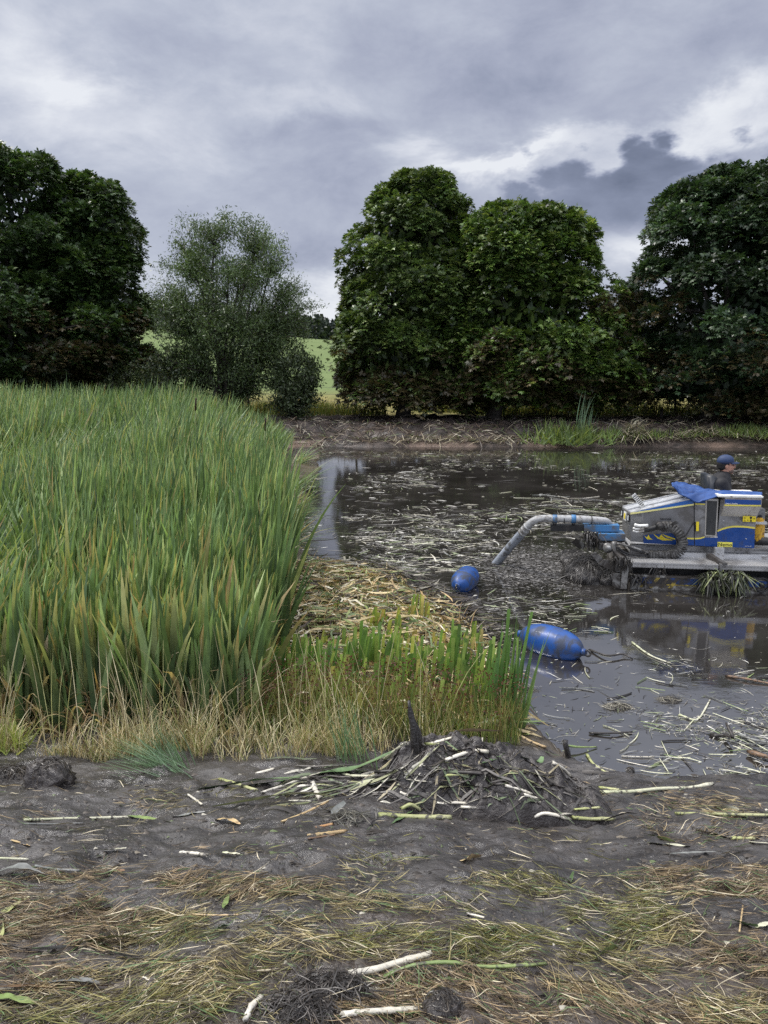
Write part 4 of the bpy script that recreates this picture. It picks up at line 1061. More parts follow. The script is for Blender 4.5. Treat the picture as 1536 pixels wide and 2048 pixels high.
bay = panel('window_frame', [(1411.5, 997), (1437, 998), (1433, 1073), (1409.5, 1071.5)], VC-.012, .008, plain('pale frame', (.50, .48, .44), .4, .4), boat, .002)
panel('pane', [(1414, 1001.5), (1434.5, 1002.5), (1430.5, 1070.5), (1411.8, 1069.5)], VC-.016, .004, m_glass, bay)
panel('blue_base', [(1409, 1075), (1435, 1075.5), (1434.5, 1093.5), (1408.7, 1092.3)], VC-.012, .006, m_blue, bay)
panel('white_line', [(1409, 1073), (1435, 1073.5), (1435, 1075), (1409, 1074.6)], VC-.014, .006, m_white, bay)
panel('gap_shade', [(1437, 994), (1452, 994), (1444, 1035), (1436, 1034)], VC+.05, .02, m_dark, bay)  # near-black sheet, the shade of the open slot put into its colour

# right hand section with overhanging hood
sec = box('engine_housing', P(1436, 1060)[0], P(1510, 1060)[0], VC-.006, VC+dep+.1, P(1470, 1095)[2], P(1480, 1000)[2], m_alu)
VH = VC-.13                               # the hood stands forward
def hood():
    bm = bmesh.new(); u0, u1 = ML(1449, 1010, VH)[0], ML(1523, 1010, VH)[0]
    z1, z0 = ML(1480, 995, VH)[2], ML(1480, 1013.5, VH)[2]; zb = P(1475, 1033, VC-.01)[2]; uo = P(1440.5, 1032)[0]; u1b = P(1512, 1032)[0]
    A = [(u0, VH, z0), (u0, VH, z1), (u0, VC+.3, z1), (uo, VC+.3, zb), (uo, VC-.008, zb)]
    Bq = [(u1, VH, z0), (u1, VH, z1), (u1, VC+.3, z1), (u1b, VC+.3, zb), (u1b, VC-.008, zb)]
    a = [bm.verts.new(q) for q in A]; b = [bm.verts.new(q) for q in Bq]
    bm.faces.new(a); bm.faces.new(list(reversed(b)))
    for i in range(5): bm.faces.new([a[i], b[i], b[(i+1) % 5], a[(i+1) % 5]])
    return bmobj('hood', bm, plain('clean aluminium', (.48, .46, .43), .3, .6, dirt=(.25, .22, .2), dirt_scale=6, dirt_amt=.3), boat, bevel=.003)
hd = hood()
zt_ = ML(1480, 995, VH)[2]
box('top_ledge', ML(1437, 995, VH)[0], ML(1526, 995, VH)[0], VH-.012, VC+.35, zt_+.002, zt_+.022, m_white, hd)
panel('blue_band', [(1450, 998.5), (1522.5, 1000.5), (1522, 1009.5), (1450, 1008)], VH-.004, .003, m_blue, hd)
panel('yellow_line', [(1449, 1009), (1522, 1010.5), (1522, 1013), (1449, 1011.8)], VH-.006, .003, m_yel, hd)
V2 = VC-.011
arc = [(1435, 1062), (1445, 1058), (1455, 1055), (1465, 1053.3), (1475, 1053), (1490, 1053.5), (1510, 1056)]
panel('yellow_line', [(x, y-1.6) for x, y in arc]+[(x, y+1.8) for x, y in reversed(arc)], V2, .004, m_yel, sec)
panel('blue_base', [(x, y+1.9) for x, y in arc]+[(1508.5, 1096.5), (1434.5, 1093)], V2, .004, m_blue, sec)
wl = panel('warning_label', [(1486, 1032), (1512, 1032.8), (1511.5, 1044), (1485.5, 1043.3)], V2-.016, .003, m_yelw, sec)
m_ink = plain('black ink', (.01, .01, .01), .5); m_wink = plain('white lettering', (.85, .86, .88), .5)
V3 = V2-.019
for cx_, cy_ in ((1489.5, 1035.5), (1489.5, 1041)):      # warning triangles
    panel('warning_mark', [(cx_-1.8, cy_+1.6), (cx_+1.8, cy_+1.6), (cx_, cy_-1.8)], V3, .002, m_ink, wl)
    panel('warning_mark', [(cx_-.9, cy_+1.1), (cx_+.9, cy_+1.1), (cx_, cy_-.7)], V3-.002, .002, m_yelw, wl)
panel('warning_mark', [(1502+2.6*math.cos(a), 1035.6+2.4*math.sin(a)) for a in np.linspace(0, 5.8, 10)], V3, .002, m_ink, wl)
panel('warning_mark', [(1499.8, 1039.3), (1504.2, 1039.3), (1503, 1041), (1504, 1043.3), (1500, 1043.3), (1501, 1041)], V3, .002, m_ink, wl)
for cx_ in (1507.5, 1509.6): panel('warning_mark', [(cx_-.5, 1036), (cx_+.5, 1036), (cx_+.3, 1039), (cx_-.3, 1039)], V3, .002, m_ink, wl)
panel('warning_mark', [(1495, 1040), (1497, 1040), (1496.6, 1042), (1495.4, 1041.6)], V3, .002, m_ink, wl)
def text(s, name, p0, width, height, mat, parent, v, rot=0):
    cu = bpy.data.curves.new(name, 'FONT'); cu.body = s; cu.extrude = .0012; cu.resolution_u = 3
    tmp = bpy.data.objects.new(name, cu); COL.objects.link(tmp); bpy.context.view_layer.update()
    me = bpy.data.meshes.new_from_object(tmp.evaluated_get(bpy.context.evaluated_depsgraph_get()))
    bpy.data.objects.remove(tmp); me.name = name
    xs = [q.co.x for q in me.vertices]; ys = [q.co.y for q in me.vertices]
    sx_, sy_ = width/(max(xs)-min(xs)), height/(max(ys)-min(ys))
    for q in me.vertices:
        x, y = (q.co.x-min(xs))*sx_, (q.co.y-min(ys))*sy_; z = q.co.z
        q.co = (p0[0]+x*math.cos(rot), v-z-.0012, p0[2]+y+x*math.sin(rot))
    me.materials.clear(); me.materials.append(mat); o = bpy.data.objects.new(name, me); COL.objects.link(o); o.parent = parent; return o
nl = panel('name_plate', [(1435.3, 1083.8), (1465, 1084.6), (1464.7, 1094.2), (1435, 1093.3)], V2-.004, .003, plain('name plate yellow', (.85, .78, .12), .4), sec)
p0, p1 = ML(1436.2, 1091.8, V2), ML(1463.8, 1092.4, V2)
text('Nemo', 'lettering', p0, p1[0]-p0[0], ML(1450, 1085.6, V2)[2]-ML(1450, 1092.1, V2)[2], m_ink, nl, V2-.005, math.atan2(p1[2]-p0[2], p1[0]-p0[0]))
a, b = ML(1451, 1008, VH), ML(1475, 1008, VH); text('Made in Sweden', 'lettering', a, b[0]-a[0], .016, m_wink, hd, VH-.005)
a, b = ML(1489.5, 1092.6, V2), ML(1504, 1092.6, V2); text('www.', 'lettering', a, b[0]-a[0], .006, m_wink, sec, V2-.001)
a, b = ML(1320, 1039, VC), ML(1343, 1038, VC); text('INDUSTRIAL', 'lettering', a, b[0]-a[0], .020, m_ink, cab, VC-.008)
for x, y in ((1446, 1040), (1491, 1076)): panel('latch', [(x, y), (x+3, y+1.2), (x+2.6, y+3), (x-.4, y+1.6)], V2-.006, .008, m_alul, sec)
# left end face: lamps and badge
def endface(name, a0, a1, y0, y1, mat, off=.004, parent=None):
    """rectangle on the sloped left end; a in 0..1 front to back, heights by picture rows at the front edge"""
    z0, z1 = P(1262, y0)[2], P(1262, y1)[2]; uL = fl[0]
    q = lambda a, z: np.array([uL-.035*a-off, VC+dep*a, z])
    bm = bmesh.new(); prism(bm, [q(a0, z0), q(a1, z0), q(a1, z1), q(a0, z1)], (-.006, 0, 0)); return bmobj(name, bm, mat, parent or cab, bevel=.001)
m_lens = plain('lamp lens', (.75, .77, .78), .12, spec=.8)
for a0, a1 in ((.04, .2), (.8, .95)):
    k = endface('lamp', a0, a1, 1030, 1045, m_black); endface('lens', a0+.04, a1-.04, 1033, 1042, m_lens, .011, k)
bd = endface('badge', .38, .66, 1030, 1047, m_white)
def badge_mark():
    bm = bmesh.new(); z0, z1 = P(1262, 1032)[2], P(1262, 1045)[2]; zc, zr = (z0+z1)/2, (z0-z1)/2
    prism(bm, [(fl[0]-.035*.52-.0115, VC+dep*(.52+.11*math.cos(t)), zc+zr*math.sin(t)) for t in np.linspace(0, 2*math.pi, 16, endpoint=False)], (-.003, 0, 0)); return bmobj('badge_mark', bm, m_yelw, bd)
badge_mark()

# louvred plate standing on the roof
def louvre():
    c0, c1, c2, c3 = [ML(x, y, VC+dep*.30) for x, y in ((1263, 992), (1270.5, 986), (1291, 1010), (1283, 1016))]
    o = None; bm = bmesh.new(); ex, ey = (c3-c0), (c1-c0); off = Vector((0, .03, 0))
    def q(a, b): return c0+ex*a+ey*b
    bars = [(0, 1, 0, .08), (0, 1, .92, 1), (0, .05, .08, .92), (.95, 1, .08, .92)]+[((k+.5)/8, (k+.5)/8+.045, .08, .92) for k in range(8)]+[(.05, .95, .34, .39), (.05, .95, .63, .68)]
    for a0, a1, b0, b1 in bars: prism(bm, [q(a0, b0), q(a1, b0), q(a1, b1), q(a0, b1)], (0, .008, 0))
    o = bmobj('roof_louvre', bm, m_white, boat)
    bm = bmesh.new(); prism(bm, [q(.02, .04)+[0, .05, 0], q(.98, .04)+[0, .05, 0], q(.98, .96)+[0, .05, 0], q(.02, .96)+[0, .05, 0]], (0, .01, 0)); bmobj('louvre_back', bm, m_dark, o)
louvre()
# drag chain arm with hoses
VA = VC-.12
arm = tubeobj('hose_arm', [P(1267, 1059, VA), P(1290, 1060, VA), P(1322, 1052, VA)], [.028, .032, .035], m_black, None, 10, 8)
for (x0, y0, x1, y1, r_) in ((1269, 1049.5, 1296, 1051, .020), (1266, 1056, 1288, 1057.5, .013), (1266, 1061.5, 1288, 1062, .012)):
    tubeobj('hose_sleeve', [ML(x0, y0, VA-.03), ML((x0+x1)/2-3, (y0+y1)/2+1.6, VA-.03), ML(x1, y1, VA-.03)], r_, m_white, arm, 10, 8)
hb = ML(1320, 1052, VA-.04); tubeobj('hub', [hb+[0, -.03, 0], hb+[0, .06, 0]], .05, m_black, arm, 18); tubeobj('hub_cap', [hb+[0, -.04, 0], hb+[0, -.028, 0]], .03, m_chain, arm, 14)
def chain():
    path = smoothpath([ML(x, y, VA) for x, y in ((1322, 1055), (1338, 1052), (1352, 1060), (1362, 1074), (1365, 1088), (1360, 1100), (1350, 1107), (1336, 1110), (1318, 1110), (1300, 1110), (1288, 1110))], 60)
    V, F, C = [], [], []; parts = []
    T = np.gradient(path, axis=0); T /= np.linalg.norm(T, axis=1)[:, None]
    for i in range(0, 58, 2):
        a, b = path[i], path[i+1]+(path[i+2]-path[i+1])*.7; t_ = T[i]; nrm_ = np.cross(t_, [0, 1, 0]); w_ = .058 if i < 40 else .048
        q = []
        for p in (a, b):
            for s1 in (-1, 1):
                for s2 in (-1, 1): q.append(p+nrm_*w_*s1*(1 if i % 4 else .93)+np.array([0, .05*s2, 0]))
        parts.append((np.array(q), np.array([(0, 1, 3, 2), (4, 6, 7, 5), (0, 4, 5, 1), (2, 3, 7, 6), (0, 2, 6, 4), (1, 5, 7, 3)]), np.ones((8, 3))))
    V, F, C = join(parts); return npmesh('drag_chain', V, F, m_chain, None, False, boat)
chain()
panel('arrow_plate', [(1339, 1048), (1352, 1041.5), (1359, 1048), (1352, 1047.5), (1345, 1052)], VA-.05, .01, m_chain)
panel('chain_bracket', [(1290, 1102), (1340, 1104), (1340, 1107), (1292, 1106)], VA+.02, .02, m_mudal)

# beam carrying the suction pipe
VB = .62
def beam(name, x0, y0, x1, y1, y2, v, th, mat, parent=None):
    bm = bmesh.new(); prism(bm, [ML(x0, y1, v), ML(x1, y1+.5, v), ML(x1, y0+.5, v), ML(x0, y0, v)], (0, th, 0)); return bmobj(name, bm, mat, parent or boat, bevel=.006)
b1 = beam('boom', 1102, 1051, 1168, 1062, 0, .42, .13, m_black); b2 = beam('boom', 1168.3, 1050.5, 1239, 1063, 0, .41, .15, m_blul)
b3 = beam('swivel_box', 1198, 1068, 1251, 1081, 0, .33, .28, m_blul)
beam('swivel_plate', 1200, 1081.5, 1250, 1084, 0, .34, .26, m_black)
mo = ML(1216, 1095, .3); mt_ = tubeobj('hydraulic_motor', [mo+[-.005, -.05, 0], mo+[0, .12, 0]], .062, m_mudal, None, 18); tubeobj('motor_cap', [mo+[-.005, -.075, 0], mo+[-.005, -.052, 0]], .04, m_mudal, mt_, 12)
tubeobj('motor_body', [ML(1197, 1092, .34), ML(1212, 1094, .34)], .05, m_chain, mt_, 12)
for k, (x0, y0, xm, ym, x1, y1, mt2) in enumerate([(1234, 1087, 1260, 1093, 1300, 1106, m_mudal), (1233, 1093, 1255, 1107, 1292, 1111, m_black), (1235, 1098, 1258, 1112, 1290, 1113, m_chain), (1250, 1082, 1262, 1098, 1290, 1105, m_black)]):
    tubeobj('hydraulic_hose', [ML(x0, y0, .22), ML(xm, ym, .2), ML(x1, y1, .22)], .014, mt2, None, 8, 14)
tubeobj('strut', [ML(1229, 1083, .26), ML(1230, 1102, .25), ML(1240, 1113, .2), ML(1252, 1120, .12)], [.035, .035, .03, .028], m_mudal, None, 10, 10)
# suction pipe
pv = .48
pipe = tubeobj('suction_pipe', [ML(1232, 1055, pv+.1), ML(1222, 1049, pv+.06), ML(1212, 1042, pv), ML(1190, 1040, pv), ML(1150, 1038, pv), ML(1100, 1037, pv), ML(1078, 1038, pv), ML(1064, 1044, pv+.03), ML(1056, 1052, pv+.06), ML(1046, 1064, pv+.1)],
               [.028, .032, .040, .046, .048, .048, .048, .049, .052, .056], m_pipe, None, 16, 60)
for x, y in ((1109.5, 1038), (1147, 1038)):
    c_ = ML(x, y, pv); tubeobj('clamp', [c_-[.028, 0, 0], c_+[.028, 0, 0]], .056, m_blul, pipe, 18)
    tubeobj('clamp_bolt', [c_+[0, -.03, -.075], c_+[0, -.03, -.045]], .02, m_black, pipe, 8)
for x in (1128, 1183):
    c_ = ML(x, 1038.5 if x < 1150 else 1040, pv); tubeobj('joint', [c_-[.006, 0, 0], c_+[.006, 0, 0]], .0515, m_chain, pipe, 16)
j0, j1 = ML(1056, 1052, pv+.06), ML(1044, 1066, pv+.11)
d_ = (j1-j0)/np.linalg.norm(j1-j0)
for t in (0, .45, .85): c_ = j0+(j1-j0)*t; tubeobj('coupling', [c_, c_+d_*.03], .060, m_pipe, pipe, 16)
def corrugated():
    end = MG(982, 1139, -.12); a = j1; mid = (a+end)/2+np.array([.02, 0, .03])
    n = 220; path = smoothpath([a, mid, end], n); r_ = .055+.0035*np.sin(np.arange(n)*math.pi/1.5)
    V, F, C = tube(path, r_, 18); return npmesh('corrugated_hose', V, F, plain('grey corrugated hose', (.27, .30, .35), .4, dirt=(.10, .10, .10), dirt_scale=6, dirt_amt=.5), None, True, boat)
corrugated()
# cutter end brackets
panel('end_plate', [(1142, 1085), (1152, 1076), (1168, 1086), (1168, 1097), (1158, 1098)], .75, .012, m_mudal)
panel('bow_bracket', [(1182, 1109), (1191, 1104), (1206, 1118), (1206, 1121), (1197, 1127)], .10, .015, m_mudal)
panel('bow_bracket', [(1197, 1128), (1207, 1119.5), (1230, 1121), (1230, 1144)], .05, .015, m_mudal)
panel('bow_plate', [(1230, 1121), (1243, 1121), (1243, 1144), (1231, 1144)], .03, .02, m_mudal)
bp_ = panel('cutter_guard', [(1242, 1121), (1255, 1124), (1257, 1140), (1253, 1178), (1241, 1178), (1244, 1145)], -.02, .03, m_mudal, None, .004)
panel('cutter_guard_flange', [(1226, 1146), (1241, 1147), (1240, 1178), (1225, 1171)], .0, .012, m_mudal, bp_)
# seat behind the hood
sU = ML(1455, 985, 1.0)
m_seat = plain('dark seat vinyl', (.018, .022, .030), .45, dirt=(.05, .05, .05), dirt_amt=.2)
VS = .95
def seat():
    o = empty('operator_seat', (0, 0, 0)); o.parent = boat
    a = [ML(x, y, VS) for x, y in ((1409, 951), (1417, 947.5), (1425, 951), (1434, 985), (1432, 1036), (1416, 1036), (1409, 985))]
    bm = bmesh.new(); prism(bm, [q-[0, .2, 0] for q in a], (0, .40, 0)); bmobj('backrest', bm, m_seat, o, True, .03)
    c = ML(1446, 1040, VS); bm = bmesh.new(); prism(bm, [c+[-.2, -.2, -.05], c+[.24, -.2, -.05], c+[.24, -.2, .02], c+[-.2, -.2, .02]], (0, .42, 0)); bmobj('seat_cushion', bm, m_seat, o, False, .02)
    tubeobj('seat_post', [c+[0, 0, -.05], (c[0], VS, WD)], .04, m_black, o, 10)
seat()
box('engine_deck', P(1436, 1060)[0], P(1512, 1060)[0]+.0, VC+dep+.11, 1.3, WD, ML(1450, 1025, VS)[2]-.12, m_alu)
# control box, lever and foot step at the right
cb = ML(1518, 1026, .75); box('control_box', cb[0]-.05, cb[0]+.05, .68, .86, cb[2]-.06, cb[2]+.06, m_alu)
box('control_shelf', cb[0]-.1, cb[0]+.08, .66, .9, cb[2]-.13, cb[2]-.10, m_alul)
lv = ML(1516, 988, .85); tubeobj('joystick', [lv+[.0, 0, -.16], lv+[-.01, 0, -.02]], .012, m_black, None, 8); tubeobj('joystick_knob', [lv+[-.035, 0, -.012], lv+[.03, 0, .01]], .026, m_black, None, 10)
st_ = ML(1506, 1098, VC+.05); box('foot_step', st_[0], UR-.1, VC+.05, 1.25, st_[2]-.03, st_[2]+.0, m_tread)

# ------------------------------------------------------------------ folded blue tarpaulin on the roof
def boat_world(p): p = np.asarray(p, float); return np.array([OM[0], OM[1], 0])+p[..., 0:1]*UX+p[..., 1:2]*VX+p[..., 2:3]*np.array([0, 0, 1])
def tarp():
    m = plain('blue tarpaulin', (.014, .06, .22), .42, dirt=(.04, .11, .32), dirt_scale=5, dirt_amt=.3)
    nu, nv = 110, 46
    top = [(1344, 972), (1353, 970), (1375, 973), (1397, 978), (1412, 981), (1430, 984), (1450, 986), (1475, 987), (1500, 988), (1524, 989.5)]
    bot = [(1346, 974), (1353, 985), (1375, 996), (1397, 997.5), (1412, 997), (1430, 992), (1450, 990.5), (1475, 991), (1500, 991.8), (1524, 992.5)]
    vt, vb = VC+dep*.9, VC-.05
    tu = np.linspace(0, 1, nu)
    xs = np.interp(tu, np.linspace(0, 1, 10), [p[0] for p in top])
    V = np.zeros((nu, nv, 3))
    for i, x in enumerate(xs):
        a = ML(x, np.interp(x, [p[0] for p in top], [p[1] for p in top]), vt); b = ML(x, np.interp(x, [p[0] for p in bot], [p[1] for p in bot]), vb)
        wid = np.linspace(0, 1, nv)
        prof = np.sin(np.clip(wid*1.25, 0, 1)*math.pi/2)
        V[i, :, 0] = a[0]*(1-wid)+b[0]*wid; V[i, :, 1] = a[1]*(1-wid)+b[1]*wid
        V[i, :, 2] = a[2]*(1-wid)+b[2]*wid+.03*np.sin(wid*math.pi)
    thick = np.interp(xs, [1344, 1352, 1400, 1430, 1460, 1524], [.2, 1, 1, .5, .25, .12])[:, None]
    uu, vv = np.meshgrid(tu*9, np.linspace(0, 1, nv)*3, indexing='ij')
    fold = (1-np.abs(2*fbm(uu*.55+vv*1.2, vv*1.3, 0, 3, 91)-1))**2
    V[..., 2] += (fold-.55)*.06*thick+np.sin(vv*5+uu*.8)*.012*thick
    V[..., 0] += (fbm(uu, vv, 5, 3, 93)-.5)*.05
    V[:, -6:, 2] -= np.linspace(0, .02, 6)[None, :]*thick
    V = V.reshape(-1, 3)
    Wd = boat_world(V); idx = np.arange(nu*nv).reshape(nu, nv)
    F = np.stack([idx[:-1, :-1], idx[1:, :-1], idx[1:, 1:], idx[:-1, 1:]], -1).reshape(-1, 4)
    O = Wd.mean(0); o = npmesh('tarpaulin', Wd-O, F, m, None, True); o.location = O
    sm = o.modifiers.new('cloth', 'SOLIDIFY'); sm.thickness = .012; sm.offset = -1
    tag(o, 'crumpled blue tarpaulin folded over the top of the dredging boat cabin', 'tarpaulin')
tarp()

# ------------------------------------------------------------------ weeds hanging on the boat, roots at its bow
def hanging(name, label, pts, n, length, cols, v0, w=.016, phi=(.0, .3), droop=2.6, kind_cat='weeds', up=.0):
    c = np.array([boat_world(ML(x, y, v)) for x, y, v in pts]); k = rng.integers(0, len(c), n)
    base = c[k]+rng.normal(0, 1, (n, 3))*np.array([.045, .03, .02]); O = c.mean(0)
    col = pick(n, cols, [1]*len(cols))
    L_ = U(.35, 1.1, n)*length
    # arch over and fall: start upright-ish, bend to straight down
    V, F, C = blades(base-O, L_, U(.6, 1.4, n)*w, U(0, 6.28, n), U(1.5, 2.7, n), U(.5, 1.2, n), U(0, 6.28, n), col, col*1.05, 9, pw=.22, tiptaper=4)
    V[:, :2] *= 1.0
    V[:, 2] = np.maximum(V[:, 2], -O[2]-.02)
    o = npmesh(name, V, F, M_debris, C); o.location = O; tag(o, label, kind_cat); return o
WC = [(.03, .035, .018), (.05, .055, .03), (.10, .13, .05), (.02, .02, .015), (.02, .02, .015), (.02, .02, .015), (.24, .27, .11), (.10, .12, .07)]
hanging('hanging_weeds', 'left of two dripping weed bunches draped under the deck post', [(1422, 1148, -.03), (1430, 1145, -.03), (1416, 1151, -.02), (1436, 1149, -.04)], 420, .30, WC, 0, .015)
hanging('hanging_weeds', 'right of two dripping weed bunches draped under the deck post', [(1456, 1148, -.03), (1468, 1147, -.03), (1478, 1150, -.02), (1462, 1147, -.04)], 480, .30, WC, 0, .015)
RC = [(.02, .018, .016), (.035, .03, .027), (.012, .011, .01), (.07, .065, .06)]
hanging('hanging_roots', 'black roots trailing over the bow plate beside the cutter guard', [(1236, 1117, 0), (1246, 1115, -.03), (1252, 1120, -.05)], 130, .20, RC, 0, .010)
hanging('hanging_roots', 'dark mass of roots wrapped round the pivot under the blue boom', [(1176, 1068, .35), (1182, 1075, .3), (1190, 1082, .3), (1178, 1088, .35), (1186, 1068, .35)], 300, .12, RC, 0, .013)
hanging('hanging_roots', 'muddy roots dripping along the hull behind the cutter guard', [(1262, 1150, .03), (1270, 1152, .04), (1282, 1154, .04)], 150, .16, RC, 0, .012)
hanging('hanging_roots', 'thin wisp of muddy root hanging from the deck edge', [(1316, 1136, -.01)], 24, .16, RC, 0, .010)
def root_pile(name, label, cen, rx, ry, rz_, n, mat, cols, hair=900, seed=0, lump=.35, L=.10):
    """irregular lump with real relief, plus root hairs"""
    bm = bmesh.new(); bmesh.ops.create_icosphere(bm, subdivisions=n, radius=1)
    co_ = np.array([v.co[:] for v in bm.verts]); bm.verts.ensure_lookup_table()
    k = 1+(fbm(co_[:, 0]*1.7+seed, co_[:, 1]*1.7, co_[:, 2]*1.7, 4, 17)-.5)*2*lump+(fbm(co_[:, 0]*6+seed, co_[:, 1]*6, co_[:, 2]*6, 3, 19)-.5)*lump*.7
    co_ = co_*k[:, None]*np.array([rx, ry, rz_]); co_[:, 2] = np.maximum(co_[:, 2], -.04)
    for v, q in zip(bm.verts, co_): v.co = q
    F = np.array([[l.vert.index for l in f.loops] for f in bm.faces]); bm.free()
    root = empty(name, cen, 0, label, 'mud clump')
    npmesh('mud', co_, F, mat, None, True, root)
    i = rng.integers(0, len(co_), hair); b = co_[i]*U(.9, 1.02, hair)[:, None]; c = pick(hair, cols, [1]*len(cols))
    k = b[:, 2] > -.02; b, c = b[k], c[k]; m_ = len(b)
    def top(x, y): return rz_*np.sqrt(np.clip(1-(x/rx)**2-(y/ry)**2, 0, 1))*1.02
    k2 = rng.random(m_) < .72; n2 = int(k2.sum()); q_ = b[k2][:, :2]*U(.3, 1.12, n2)[:, None]
    A1 = strips(q_, U(.3, 1.2, n2)*L*1.3, U(.0010, .0032, n2)*(1+rx*2.2), U(0, 6.28, n2), rng.normal(0, 2.6, n2), rng.normal(0, .9, n2), c[k2], None, 7, top, U(.0, .05, n2)*rz_*3, rng.normal(0, .12, n2))
    bb = b[~k2]; cc = c[~k2]; n3 = len(bb)
    A2 = blades(bb, U(.3, 1.0, n3)*L, U(.0010, .0030, n3)*(1+rx*2.2), np.arctan2(bb[:, 1], bb[:, 0])+rng.normal(0, 1.2, n3), U(1.0, 1.9, n3), U(.2, 1.3, n3), U(0, 6.28, n3), cc, cc, 6, pw=1, tiptaper=5)
    A2[0][:, 2] = np.maximum(A2[0][:, 2], -.02)
    V, F, C = join([A1, A2])
    npmesh('root_hairs', V, F, M_debris, C, False, root); return root
p = G(1186, 1165); root_pile('root_heap', 'big black heap of mud and roots piled against the boat cutter', (p[0]-.02, p[1]+.25, 0), .32, .38, .25, 4, M_root, RC+[(.12, .11, .10)], 3600, 1, .45, .17)
p = G(1225, 1168); root_pile('root_heap', 'lower black root heap right under the boat bow plate', (p[0], p[1]+.12, 0), .18, .2, .19, 4, M_root, RC, 1400, 2, .4, .14)
p = G(1150, 1130); root_pile('root_heap', 'small spiky black root heap behind the boat cutter', (p[0], p[1]+.15, 0), .2, .2, .16, 4, M_root, RC, 900, 3, .5, .14)

# ------------------------------------------------------------------ the operator
def evaluated(o):
    bpy.context.view_layer.update()
    me = bpy.data.meshes.new_from_object(o.evaluated_get(bpy.context.evaluated_depsgraph_get())); return me
_sb = bmesh.new(); bmesh.ops.create_uvsphere(_sb, u_segments=12, v_segments=8, radius=1)
_SV = np.array([v.co[:] for v in _sb.verts]); _SF = [[v.index for v in f.verts] for f in _sb.faces]; _sb.free()
def skinned(pts, edges, rad, sub=2, root=0):
    """limbs as closely spaced overlapping beads of tapering size, fused into one skin afterwards"""
    V, F = [], []; R3 = [np.array((r_[0], r_[-1], (r_[0]+r_[-1])/2)) if not np.isscalar(r_) else np.array((r_, r_, r_)) for r_ in rad]
    for i, j in edges:
        a, b = np.array(pts[i], float), np.array(pts[j], float); L_ = np.linalg.norm(b-a); n = max(3, int(L_/(min(R3[i].min(), R3[j].min())*.4)))
        for t in np.linspace(0, 1, n):
            o_ = len(V)*len(_SV); V.append(_SV*(R3[i]*(1-t)+R3[j]*t)+(a+(b-a)*t)); F += [[q+o_ for q in f] for f in _SF]
    me = bpy.data.meshes.new('tmp'); me.from_pydata(np.concatenate(V).tolist(), [], F); return me
def fuse(meshes, voxel, name, mat, parent, smooth_it=3):
    bm = bmesh.new()
    for m_ in meshes: bm.from_mesh(m_)
    me = bpy.data.meshes.new(name); bm.to_mesh(me); bm.free()
    o = bpy.data.objects.new(name, me); COL.objects.link(o)
    rm = o.modifiers.new('r', 'REMESH'); rm.mode = 'VOXEL'; rm.voxel_size = voxel
    s_ = o.modifiers.new('s', 'SMOOTH'); s_.iterations = smooth_it; s_.factor = .5
    m2 = evaluated(o); bpy.data.objects.remove(o); m2.name = name
    for f in m2.polygons: f.use_smooth = True
    m2.materials.clear(); m2.materials.append(mat); o = bpy.data.objects.new(name, m2); COL.objects.link(o); o.parent = parent; return o
def ell(c, r_, rot=(0, 0, 0), seg=20):
    bm = bmesh.new(); bmesh.ops.create_uvsphere(bm, u_segments=seg, v_segments=seg//2+2, radius=1)
    from mathutils import Euler
    M_ = Matrix.Translation(Vector(c)) @ Euler(rot).to_matrix().to_4x4() @ Matrix.Diagonal((*r_, 1)); bmesh.ops.transform(bm, matrix=M_, verts=bm.verts)
    me = bpy.data.meshes.new('tmp'); bm.to_mesh(me); bm.free(); return me
